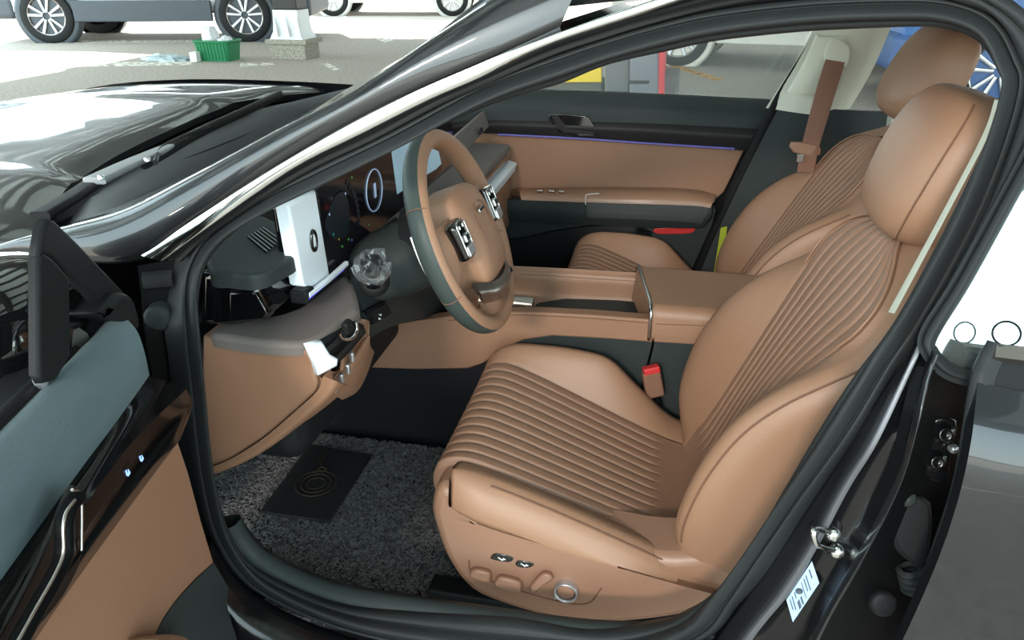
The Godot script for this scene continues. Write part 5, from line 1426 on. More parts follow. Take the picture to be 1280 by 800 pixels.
	for k in 15:
		var x: float = [0.300, 0.302, 0.308, 0.32, 0.36, 0.42, 0.48, 0.54, 0.60, 0.66, 0.72, 0.74, 0.75, 0.755, 0.755][k]
		var cap: float = [0.0, 0.5, 0.8, 0.94, 1, 1, 1, 1, 1, 1, 1, 0.95, 0.8, 0.5, 0.0][k]
		var row := []
		for c in rrect(0.252, 0.088, 0.026, 4):
			var skew: float = clampf((c.x + 0.126) / 0.252, 0, 1)
			row.append(Vector3(x + 0.045 * skew * (1.0 - smoothstep(0.3, 0.5, x)), 0.652 + c.y * lerpf(0.85, 1.0, cap) * (cap if k in [0, 14] else 1.0), c.x * lerpf(0.93, 1.0, cap) * (cap if k in [0, 14] else 1.0)))
		rows.append(row)
	b = MB.new()
	b.grid(rows, true)
	var ar := part("armrest", b, M.leather, t)
	b = MB.new()
	var edge := []
	for c in rrect(0.254, 0.088, 0.026, 6):
		if c.y > -0.035 or c.x > 0.06:
			var skew: float = clampf((c.x + 0.126) / 0.252, 0, 1)
			edge.append(Vector3(0.303 + 0.045 * skew, 0.652 + c.y, c.x))
	tube(b, edge, 0.0045, 8, true, Vector3.RIGHT)
	part("bright_edge", b, M.chrome, ar)
	# buckle
	var bk := thing("seat_belt_buckle", "brown seat belt buckle with red button beside driver seat", "seat belt buckle", Vector3(0.3764, 0.4176, 0.14))
	var ax := (Vector3(0.3567, 0.5639, 0.15) - Vector3(0.3748, 0.4831, 0.145)).normalized()
	b = MB.new()
	rbox(b, Vector3(0.3646, 0.5272, 0.15), Vector3(0.040, 0.062, 0.026), 0.006, frame(Vector3(0.25, 0.1, 1), ax))
	part("housing", b, M.belt, bk)
	b = MB.new()
	rbox(b, Vector3(0.3587, 0.5602, 0.15), Vector3(0.036, 0.016, 0.022), 0.004, frame(Vector3(0.25, 0.1, 1), ax))
	part("release_button", b, M.red, bk, "red release button")
	b = MB.new()
	tube(b, [Vector3(0.3745, 0.4871, 0.145), Vector3(0.3991, 0.3994, 0.14)], 0.010, 8)
	part("strap", b, M.rubber_dark, bk)


# ---- steering wheel ------------------------------------------------------------------
func build_steering() -> void:
	var c := Vector3(0.012, 0.92, 0.37)
	var n := Vector3(0.929, 0.3697, 0)
	var ev := Vector3(-0.3697, 0.929, 0)
	var eu := Vector3(0, 0, -1)
	var t := thing("steering_wheel", "tan and dark green leather steering wheel", "steering wheel", c)
	# rim: the driver's side tan, the far side dark
	for half in 2:
		var rows := []
		for k in 96:
			var a := TAU * k / 96.0
			var rad := eu * cos(a) + ev * sin(a)
			var row := []
			for s in 13:
				var q := deg_to_rad(lerpf(38.0, 232.0, s / 12.0) if half == 0 else lerpf(232.0, 398.0, s / 12.0))
				row.append(c + rad * (0.1695 + 0.0165 * cos(q)) + n * (0.0205 * sin(q)))
			rows.append(row)
		var b := MB.new()
		b.grid(rows, false, true)
		part("rim", b, M.leather if half == 0 else M.rim_dark, t, "tan inner rim" if half == 0 else "dark green grey outer rim")
	for a in [deg_to_rad(-20.0), deg_to_rad(200.0), deg_to_rad(150.0)]:
		var b := MB.new()
		tube(b, ring_pts(c + (eu * cos(a) + ev * sin(a)) * 0.1695, eu * -sin(a) + ev * cos(a), 0.0192, 20), 0.0009, 5, true)
		part("seam", b, M.stitch, t)
	var loc := func(u: float, v: float, w: float) -> Vector3: return c + eu * u + ev * v + n * w
	# airbag pad
	var b := MB.new()
	pillow(b, [loc.call(-0.082, 0.012, 0.020), loc.call(-0.074, 0.052, 0.018), loc.call(-0.045, 0.076, 0.014), loc.call(0.045, 0.076, 0.014), loc.call(0.074, 0.052, 0.018), loc.call(0.082, 0.012, 0.020), loc.call(0.074, -0.04, 0.024), loc.call(0.06, -0.084, 0.024), loc.call(0.0, -0.092, 0.026), loc.call(-0.06, -0.084, 0.024), loc.call(-0.074, -0.04, 0.024)], n, 0.024, 0.05, 5, 9, 4.0)
	part("airbag_cover", b, M.leather, t)
	for s in [-1.0, 1.0]:
		b = MB.new()
		tube(b, cr([loc.call(0.012 * s, 0.045, 0.0425), loc.call(0.03 * s, 0.03, 0.0442), loc.call(0.032 * s, -0.02, 0.0452), loc.call(0.03 * s, -0.075, 0.0385)], 6), 0.0011, 5)
		part("seam", b, M.stitch, t)
	b = MB.new()
	rbox(b, loc.call(0.0, 0.03, 0.0465), Vector3(0.030, 0.006, 0.004), 0.0009, Basis(eu, ev, n))
	part("emblem", b, M.chrome, t, "small bright bar emblem")
	# side spokes with button pods
	for s in [-1.0, 1.0]:
		b = MB.new()
		loft(b, [[loc.call(0.06 * s, 0.052, 0.012), loc.call(0.10 * s, 0.045, 0.016), loc.call(0.135 * s, 0.05, 0.012), loc.call(0.165 * s, 0.06, 0.004)], [loc.call(0.06 * s, 0.01, 0.022), loc.call(0.10 * s, 0.01, 0.026), loc.call(0.135 * s, 0.008, 0.018), loc.call(0.168 * s, 0.01, 0.006)], [loc.call(0.06 * s, -0.035, 0.012), loc.call(0.10 * s, -0.03, 0.016), loc.call(0.132 * s, -0.045, 0.012), loc.call(0.155 * s, -0.075, 0.004)]], 5, 6, 0.02, n)
		part("spoke", b, M.leather, t)
		b = MB.new()
		rbox(b, loc.call(0.102 * s, 0.012, 0.028), Vector3(0.044, 0.066, 0.022), 0.008, Basis(eu, ev, n) * Basis(Vector3(0, 0, 1), -0.12 * s))
		var pod := part("button_pod", b, M.gloss, t, "chrome framed button pod")
		b = MB.new()
		var fr := []
		for q in rrect(0.040, 0.062, 0.008, 3):
			fr.append(loc.call(0.102 * s + q.x, 0.012 + q.y, 0.0392))
		tube(b, fr, 0.0014, 6, true, n)
		part("chrome_frame", b, M.chrome, pod)
		b = MB.new()
		rbox(b, loc.call(0.102 * s, -0.008, 0.040), Vector3(0.032, 0.018, 0.005), 0.002, Basis(eu, ev, n))
		part("button", b, M.silver, pod)
		b = MB.new()
		rbox(b, loc.call(0.102 * s, 0.013, 0.041), Vector3(0.022, 0.014, 0.006), 0.0025, Basis(eu, ev, n))
		part("roller", b, M.chrome, pod)
		for q in [-0.009, 0.009]:
			b = MB.new()
			rbox(b, loc.call(0.102 * s + q, 0.033, 0.0395), Vector3(0.004, 0.006, 0.002), 0.0008, Basis(eu, ev, n), 1)
			part("pictogram", b, M.white, pod)
	# lower spoke: satin bridge and tan tongue
	b = MB.new()
	loft(b, [[loc.call(-0.085, -0.07, 0.016), loc.call(-0.045, -0.09, 0.034), loc.call(0.0, -0.095, 0.038), loc.call(0.045, -0.09, 0.034), loc.call(0.085, -0.07, 0.016)], [loc.call(-0.09, -0.092, 0.02), loc.call(-0.05, -0.108, 0.037), loc.call(0.0, -0.114, 0.041), loc.call(0.05, -0.108, 0.037), loc.call(0.09, -0.092, 0.02)], [loc.call(-0.075, -0.114, 0.012), loc.call(-0.042, -0.126, 0.028), loc.call(0.0, -0.136, 0.033), loc.call(0.042, -0.126, 0.028), loc.call(0.075, -0.114, 0.012)]], 5, 5, 0.01, n)
	var br := part("lower_bridge", b, M.satin, t, "satin metal bridge")
	b = MB.new()
	rbox(b, loc.call(0.048, -0.106, 0.038), Vector3(0.014, 0.010, 0.003), 0.001, Basis(eu, ev, n))
	part("mode_key", b, M.gloss, br)
	b = MB.new()
	loft(b, [[loc.call(-0.06, -0.115, 0.008), loc.call(0.0, -0.134, 0.02), loc.call(0.06, -0.115, 0.008)], [loc.call(-0.055, -0.142, 0.008), loc.call(0.0, -0.150, 0.014), loc.call(0.055, -0.142, 0.008)], [loc.call(-0.045, -0.164, 0.004), loc.call(0.0, -0.168, 0.008), loc.call(0.045, -0.164, 0.004)]], 5, 5, 0.012, n)
	part("lower_spoke", b, M.leather, t)
	b = MB.new()
	lathe(b, c - n * 0.06, n, [[0.075, -0.03], [0.078, 0.0], [0.075, 0.04], [0.06, 0.065], [0.0, 0.07]], 28)
	part("hub", b, M.plastic_black, t)
	b = MB.new()
	loft(b, [[loc.call(-0.118, 0.045, -0.045), loc.call(-0.124, 0.0, -0.045), loc.call(-0.116, -0.05, -0.045)], [loc.call(-0.104, 0.045, -0.048), loc.call(-0.11, 0.0, -0.048), loc.call(-0.102, -0.05, -0.048)]], 4, 3, 0.006, Vector3(0, 0, 1))
	part("paddle", b, M.silver, t, "silver shift paddle")
	# column and film wrapped stalks
	var col := thing("steering_column", "dark grey steering column shroud behind the wheel", "steering column", c - n * 0.15)
	b = MB.new()
	superball(b, c - n * 0.135 - ev * 0.01, Vector3(0.062, 0.085, 0.095), Basis(ev, n, eu), 0.6, 0.8)
	part("shroud", b, M.plastic, col)
	for q in [[Vector3(-0.075, 0.9146, 0.5866), Vector3(-0.05, 0.9756, 0.6437), "indicator_stalk", "indicator stalk knob wrapped in crinkled clear film"], [Vector3(-0.08, 0.8914, 0.1598), Vector3(-0.05, 0.976, 0.3232), "wiper_stalk", "stalk knob in clear film seen through steering wheel"]]:
		var st := thing(q[2], q[3], "stalk", q[0])
		b = MB.new()
		var d: Vector3 = (q[1] - q[0]).normalized()
		lathe(b, q[0] - d * 0.05, d, [[0.011, 0.0], [0.011, 0.06], [0.014, 0.075], [0.017, 0.085], [0.017, 0.10], [0.010, 0.106], [0.0, 0.107]], 18)
		part("knob", b, M.plastic_black, st)
		b = MB.new()
		lathe(b, q[0] - d * 0.02, d, [[0.026, -0.005], [0.026, 0.004], [0.018, 0.008]], 20)
		part("socket", b, M.rubber_dark, st)
		b = MB.new()
		lathe(b, q[0] + d * 0.018, d, [[0.0125, -0.003], [0.0150, 0.0], [0.0125, 0.003]], 18)
		part("band", b, M.satin, st)
		# crumpled film: faceted irregular bag
		var nz := noise(0.9, FastNoiseLite.TYPE_SIMPLEX, 2, 44)
		var rows := []
		for r in 9:
			var row := []
			var rr: float = [0.014, 0.023, 0.028, 0.029, 0.028, 0.026, 0.021, 0.013, 0.002][r]
			for k in 14:
				var p: Vector3 = frame(d, Vector3.UP) * Vector3(cos(TAU * k / 14) * rr, sin(TAU * k / 14) * rr, 0.020 + 0.0050 * r)
				p *= 1.0 + 0.22 * nz.get_noise_3d(p.x * 90, p.y * 90, p.z * 90)
				row.append(q[0] + p)
			rows.append(row)
		b = MB.new()
		for r in 8:
			for k in 14:
				b.quad(rows[r][k], rows[r][(k + 1) % 14], rows[r + 1][(k + 1) % 14], rows[r + 1][k])
		part("film_wrap", b, M.wrap, st, "crinkled clear film")


# ---- floor ---------------------------------------------------------------------------
func build_floor() -> void:
	var t := thing("floor_mat", "dark grey looped floor mat with a black heel pad", "floor mat", Vector3(-0.2, 0.27, 0.42))
	var b := MB.new()
	rbox(b, Vector3(-0.235, 0.276, 0.427), Vector3(0.84, 0.014, 0.56), 0.006)
	part("backing", b, mat(Color8(40, 39, 42), 1.0), t)
	# pile: short bent loops
	b = MB.new()
	var arc := []
	for k in 5:
		arc.append(Vector3(-0.006 * cos(PI * k / 4.0), 0.008 * sin(PI * k / 4.0), 0.0))
	tube(b, arc, 0.0017, 4, false, Vector3(0, 0, 1))
	var mm := MultiMesh.new()
	mm.transform_format = MultiMesh.TRANSFORM_3D
	mm.use_colors = true
	mm.mesh = b.mesh()
	var rng := RandomNumberGenerator.new()
	rng.seed = 7
	mm.instance_count = 36000
	for k in 36000:
		var p := Vector3(rng.randf_range(-0.65, 0.18), 0.282, rng.randf_range(0.15, 0.705))
		mm.set_instance_transform(k, Transform3D(Basis.from_euler(Vector3(rng.randf_range(-0.4, 0.4), rng.randf() * TAU, rng.randf_range(-0.4, 0.4))) * rng.randf_range(0.55, 0.95), p))
		var g := rng.randf_range(0.05, 0.19)
		mm.set_instance_color(k, Color(g, g * 0.96, g * 0.97))
	var mi := MultiMeshInstance3D.new()
	mi.multimesh = mm
	var pm := mat(Color.WHITE, 0.9)
	pm.vertex_color_use_as_albedo = true
	mi.material_override = pm
	mi.name = "pile"
	mi.set_meta("kind", "stuff")
	t.add_child(mi)
	mi.global_transform = Transform3D.IDENTITY
	b = MB.new()
	pan(b, [Vector3(-0.4303, 0.296, 0.4621), Vector3(-0.4354, 0.296, 0.2127), Vector3(-0.2735, 0.296, 0.2219), Vector3(-0.2712, 0.296, 0.4622)], Vector3.UP, 0.01, 0.002)
	var hp := part("heel_pad", b, bump(mat(Color8(24, 23, 25), 0.8), ntex(noise(0.2, FastNoiseLite.TYPE_SIMPLEX, 2, 9), 256, 4.0), 12.0, 0.6), t, "black heel pad with a faint gold emblem")
	var gold := mat(Color8(66, 54, 38), 0.6)
	var cc: Vector3 = Vector3(-0.3536, 0.2965, 0.3515)
	for r in [0.045, 0.033, 0.02]:
		b = MB.new()
		tube(b, ring_pts(cc, Vector3.UP, r, 40), 0.0012, 5, true)
		part("emblem_ring", b, gold, hp)
	b = MB.new()
	tube(b, cr([Vector3(-0.3733, 0.2972, 0.3177), Vector3(-0.3681, 0.2972, 0.295), Vector3(-0.3529, 0.2972, 0.2979), Vector3(-0.3585, 0.2972, 0.3115)], 4), 0.0022, 5)
	tube(b, cr([Vector3(-0.3707, 0.2972, 0.2893), Vector3(-0.3833, 0.2972, 0.2665), Vector3(-0.3855, 0.2972, 0.2441), Vector3(-0.3741, 0.2972, 0.2645), Vector3(-0.3734, 0.2972, 0.2835)], 4), 0.0016, 5)
	part("emblem_mark", b, gold, hp)
	b = MB.new()
	loft(b, [[Vector3(-0.74, 0.46, 0.12), Vector3(-0.74, 0.46, 0.40), Vector3(-0.74, 0.46, 0.66)], [Vector3(-0.70, 0.34, 0.12), Vector3(-0.70, 0.34, 0.40), Vector3(-0.70, 0.34, 0.66)], [Vector3(-0.63, 0.285, 0.12), Vector3(-0.63, 0.285, 0.40), Vector3(-0.63, 0.285, 0.66)]], 4, 4, 0.01, Vector3(1, 1, 0))
	part("toe_board", b, M.carpet, t)
	var pd := thing("accelerator_pedal", "black accelerator pedal in the dark footwell", "pedal", Vector3(-0.46, 0.3, 0.22))
	b = MB.new()
	rbox(b, Vector3(-0.52, 0.40, 0.22), Vector3(0.02, 0.16, 0.05), 0.006, Basis(Vector3(0, 0, 1), 0.5))
	part("pad", b, M.rubber_dark, pd)
	b = MB.new()
	tube(b, [Vector3(-0.54, 0.43, 0.22), Vector3(-0.62, 0.56, 0.22)], 0.008, 8)
	part("arm", b, M.satin, pd)


# ---- things around the car -------------------------------------------------------------
func build_surroundings() -> void:
	var silver := mat(Color8(222, 224, 226), 0.3, 0.2)
	silver.clearcoat_enabled = true
	var clad := mat(Color8(74, 82, 90), 0.55)
	var wp: Vector3 = Vector3(-6.3989, 0.15, -10.0846)
	make_car("sport_utility_vehicle", "white and grey sport utility vehicle parked beyond the hood", wp, deg_to_rad(196.0), 1.1, true, silver, clad)
	make_car("parked_car", "white parked car seen through the passenger window", Vector3(0.311, 0.15, -8.4644), deg_to_rad(-9.0), 1.0, false, mat(Color8(240, 238, 228), 0.35), mat(Color8(236, 234, 224), 0.4))
	make_car("parked_car", "white car parked far off beyond the steel post", Vector3(-4.8557, 0.15, -16.4173), deg_to_rad(192.0), 1.0, false, mat(Color8(240, 240, 236), 0.35), mat(Color8(232, 232, 230), 0.4))
	make_car("parked_car", "pale blue car at the far left edge of the lot", Vector3(-14.9419, 0.15, -13.7482), deg_to_rad(185.0), 1.0, false, mat(Color8(170, 196, 210), 0.35), clad)
	make_car("parked_car", "blue parked car seen behind the passenger headrest", Vector3(2.9835, 0.15, -5.8264), deg_to_rad(4.0), 0.95, false, mat(Color8(84, 120, 178), 0.3), mat(Color8(70, 100, 150), 0.4))
	# green basket of bags
	var bc: Vector3 = Vector3(-5.5422, 0.15, -7.8035)
	var t := thing("shopping_basket", "green plastic basket holding white bags on asphalt", "basket", bc)
	var wall := []
	for q in [[0.0, 0.22, 0.15], [0.12, 0.235, 0.165], [0.24, 0.25, 0.18]]:
		var row := []
		for c in rrect(q[1] * 2, q[2] * 2, 0.05, 4):
			row.append(bc + Vector3(c.x, q[0], c.y))
		wall.append(row)
	var green := mat(Color8(28, 122, 78), 0.45)
	var b := MB.new()
	b.grid(wall, true)
	b.fan(wall[0])
	part("body", b, green, t)
	b = MB.new()
	tube(b, wall[2], 0.016, 8, true)
	part("rim", b, green, t)
	for k in 9:
		b = MB.new()
		rbox(b, bc + Vector3(-0.19 + 0.047 * k, 0.12, 0.168), Vector3(0.014, 0.2, 0.012), 0.003, Basis(Vector3(1, 0, 0), 0.12))
		part("rib", b, green, t)
	var nz := noise(1.2, FastNoiseLite.TYPE_SIMPLEX, 2, 21)
	for q in [[Vector3(-0.08, 0.28, 0.0), Vector3(0.10, 0.13, 0.11), "crumpled white plastic bag standing tallest in green basket"], [Vector3(0.13, 0.23, 0.02), Vector3(0.08, 0.07, 0.10), "small flat white plastic bag at the right in green basket"]]:
		b = MB.new()
		superball(b, bc + q[0], q[1], Basis.IDENTITY, 1.0, 1.0, func(p: Vector3) -> Vector3: return p * (1.0 + 0.35 * nz.get_noise_3d(p.x * 1.5, p.y * 1.5 + q[0].x * 40.0, p.z * 1.5)), 24, 14)
		solo("plastic_bag", b, M.white, q[2], "plastic bag", "bags in the green basket")
	b = MB.new()
	rbox(b, Vector3(-5.7452, 0.21, -7.5761), Vector3(0.10, 0.12, 0.10), 0.01)
	solo("carton", b, M.white, "small white carton on the ground left of green basket", "carton")
	b = MB.new()
	var lc: Vector3 = Vector3(-6.2211, 0.155, -7.6151)
	superball(b, lc, Vector3(0.30, 0.06, 0.16), Basis.IDENTITY, 1.0, 1.0, func(p: Vector3) -> Vector3: return p * (1.0 + 0.6 * nz.get_noise_3d(p.x * 3.0, p.y, p.z * 3.0)), 30, 10)
	solo("plastic_sheet", b, mat(Color8(190, 205, 212), 0.4), "crumpled pale plastic sheet lying on the asphalt", "plastic sheet")
	# grey cabinet with red edge and yellow board beside it
	var cab := thing("metal_cabinet", "grey cabinet with red side edge and slot", "cabinet", Vector3(0.25, 0.15, -3.3))
	b = MB.new()
	pan(b, [Vector3(0.0534, 0.964, -3.2), Vector3(0.2203, 0.9669, -3.2), Vector3(0.2714, 0.4626, -3.2), Vector3(0.0775, 0.4549, -3.2)], Vector3(0, 0, 1), 0.4, 0.02)
	part("body", b, mat(Color8(120, 122, 130), 0.5), cab)
	b = MB.new()
	pan(b, [Vector3(0.2206, 0.9677, -3.19), Vector3(0.2527, 0.9683, -3.19), Vector3(0.2907, 0.4652, -3.19), Vector3(0.2524, 0.4637, -3.19)], Vector3(0, 0, 1), 0.4, 0.01)
	part("red_edge", b, mat(Color8(214, 52, 62), 0.45), cab)
	b = MB.new()
	pan(b, [Vector3(0.0625, 0.6882, -3.195), Vector3(0.1863, 0.6918, -3.195), Vector3(0.1829, 0.6732, -3.195), Vector3(0.0589, 0.6694, -3.195)], Vector3(0, 0, 1), 0.05, 0.004)
	part("slot", b, mat(Color8(20, 20, 22), 0.5), cab)
	b = MB.new()
	pan(b, [Vector3(-0.1018, 1.0465, -3.25), Vector3(0.0489, 1.0485, -3.25), Vector3(0.0794, 0.4457, -3.25), Vector3(-0.0747, 0.4396, -3.25)], Vector3(0, 0, 1), 0.3, 0.02)
	part("pillar", b, mat(Color8(104, 104, 106), 0.6), cab)
	for p in [Vector3(0.05, 0.15, -3.4)]:
		b = MB.new()
		rbox(b, Vector3(0.18, 0.42, -3.45), Vector3(0.36, 0.6, 0.34), 0.02)
		part("plinth", b, mat(Color8(104, 104, 106), 0.6), cab)
	var yb := thing("yellow_board", "bright yellow board on a grey stand beyond the passenger window", "board", Vector3(-0.35, 0.15, -3.35))
	b = MB.new()
	pan(b, [Vector3(-0.6807, 0.9896, -3.3), Vector3(-0.1283, 0.9981, -3.3), Vector3(-0.1111, 0.659, -3.3), Vector3(-0.6807, 0.6421, -3.3)], Vector3(0, 0, 1), 0.03, 0.005)
	part("panel", b, M.yellow, yb)
	b = MB.new()
	pan(b, [Vector3(-0.6849, 0.6342, -3.32), Vector3(-0.1133, 0.661, -3.32), Vector3(-0.0883, 0.1696, -3.32), Vector3(-0.6849, 0.1396, -3.32)], Vector3(0, 0, 1), 0.2, 0.01)
	part("stand", b, mat(Color8(84, 80, 70), 0.7), yb)
	b = MB.new()
	pan(b, [Vector3(-0.6465, 0.1226, -3.4), Vector3(-0.1062, 0.1498, -3.4), Vector3(-0.0904, -0.1669, -3.4), Vector3(-0.645, -0.2022, -3.4)], Vector3(0, 0, 1), 0.2, 0.01)
	part("foot", b, mat(Color8(84, 80, 70), 0.7), yb)


# parked car; the rear wheel that shows stands at "at", the nose points along +x before turning
func make_car(called: String, label: String, at: Vector3, turn: float, sc: float, tall: bool, paint: Material, clad: Material) -> void:
	var t := thing(called, label, "car", at)
	var bs := Basis(Vector3.UP, turn) * sc
	var h := 1.68 if tall else 1.42
	var off := 0.85 * signf(cos(turn))
	var prof := [Vector2(-0.85, 0.42), Vector2(-0.88, 0.75), Vector2(-0.80, 1.02), Vector2(-0.55, h - 0.08), Vector2(-0.2, h), Vector2(1.2, h), Vector2(1.75, h - 0.16), Vector2(2.35, 1.05), Vector2(3.25, 0.95), Vector2(3.55, 0.78), Vector2(3.6, 0.42)]
	var half := [0.80, 0.88, 0.88, 0.68, 0.62, 0.62, 0.66, 0.84, 0.82, 0.74, 0.72]
	var rows := []
	for s in [-1.0, -0.96, -0.5, 0.0, 0.5, 0.96, 1.0]:
		var row := []
		for k in prof.size():
			var e: float = 0.97 if absf(s) == 1.0 else 1.0
			row.append(at + bs * Vector3(prof[k].x * e + 0.03 * (1 - e), prof[k].y * e, half[k] * s - off))
		rows.append(row)
	var b := MB.new()
	b.grid(rows)
	b.fan(rows[0])
	b.fan(rows[6], true)
	part("body", b, paint, t)
	for s in [-0.90, 0.90]:
		b = MB.new()
		rbox(b, at + bs * Vector3(1.4, 0.42, s - off), Vector3(1.9, 0.28, 0.06) * sc, 0.02, Basis(Vector3.UP, turn))
		part("sill_cladding", b, clad, t)
	b = MB.new()
	rbox(b, at + bs * Vector3(-0.72, 0.50, -off), Vector3(0.42, 0.34, 1.78) * sc, 0.08, Basis(Vector3.UP, turn))
	part("rear_bumper", b, clad, t)
	b = MB.new()
	rbox(b, at + bs * Vector3(3.42, 0.46, -off), Vector3(0.4, 0.3, 1.5) * sc, 0.08, Basis(Vector3.UP, turn))
	part("front_bumper", b, clad, t)
	for s in [-0.885, 0.885]:
		for x in [0.0, 2.72]:
			b = MB.new()
			lathe(b, at + bs * Vector3(x, 0.36, s * 0.985 - off), bs * Vector3(0, 0, signf(s)), [[0.44 * sc, -0.12 * sc], [0.44 * sc, 0.0], [0.40 * sc, 0.02 * sc], [0.0, 0.02 * sc]], 28)
			part("wheel_arch", b, clad, t)
			b = MB.new()
			lathe(b, at + bs * Vector3(x, 0.36, s - off), bs * Vector3(0, 0, signf(s)), [[0.24 * sc, -0.2 * sc], [0.345 * sc, -0.2 * sc], [0.365 * sc, -0.16 * sc], [0.365 * sc, 0.01 * sc], [0.345 * sc, 0.04 * sc], [0.26 * sc, 0.045 * sc], [0.25 * sc, 0.02 * sc]], 32)
			var wh := part("tyre", b, M.rubber, t)
			b = MB.new()
			lathe(b, at + bs * Vector3(x, 0.36, s - off), bs * Vector3(0, 0, signf(s)), [[0.255 * sc, 0.03 * sc], [0.24 * sc, 0.03 * sc], [0.225 * sc, -0.06 * sc], [0.0, -0.06 * sc]], 32)
			part("rim", b, M.satin, wh)
			for k in 10:
				var a := TAU * k / 10.0 + (0.06 if k % 2 == 0 else -0.06)
				b = MB.new()
				var hc: Vector3 = at + bs * Vector3(x, 0.36, s - off + 0.02 * signf(s))
				var rd := bs * Vector3(cos(a), sin(a), 0)
				sweep(b, [hc + rd * 0.05, hc + rd * 0.15, hc + rd * 0.245], rrect(0.042 * sc, 0.03 * sc, 0.01 * sc, 2), bs * Vector3(0, 0, 1), false, [[0, 0.8], [1, 1.1]])
				part("rim_spoke", b, M.silver, wh)
	for s in [-0.78, 0.78]:
		b = MB.new()
		rbox(b, at + bs * Vector3(-0.80, 0.86, s - off), Vector3(0.16, 0.22, 0.2) * sc, 0.04, Basis(Vector3.UP, turn))
		part("tail_lamp", b, M.red, t)
	for s in [-1.0, 1.0]:
		b = MB.new()
		var q := []
		for p in [Vector2(-0.45, 1.06), Vector2(-0.3, h - 0.12), Vector2(1.2, h - 0.08), Vector2(1.55, h - 0.16), Vector2(2.05, 1.06)]:
			var hw: float = 0.90 if p.y < 1.1 else 0.70
			q.append(at + bs * Vector3(p.x, p.y, s * hw - off))
		pan(b, q, bs * Vector3(0, 0.4, s), 0.03, 0.005)
		part("side_window", b, M.gloss, t)


# ---- seats -------------------------------------------------------------------
func build_seats() -> void:
	make_seat("driver_seat", "tan leather driver seat with channelled cushion beside the open doorway", Vector3(0, 0, 0.40), 1.0, 25.0, true)
	make_seat("passenger_seat", "tan leather passenger seat beyond the centre console", Vector3(0.09, 0, -0.38), -1.0, 30.0, false)


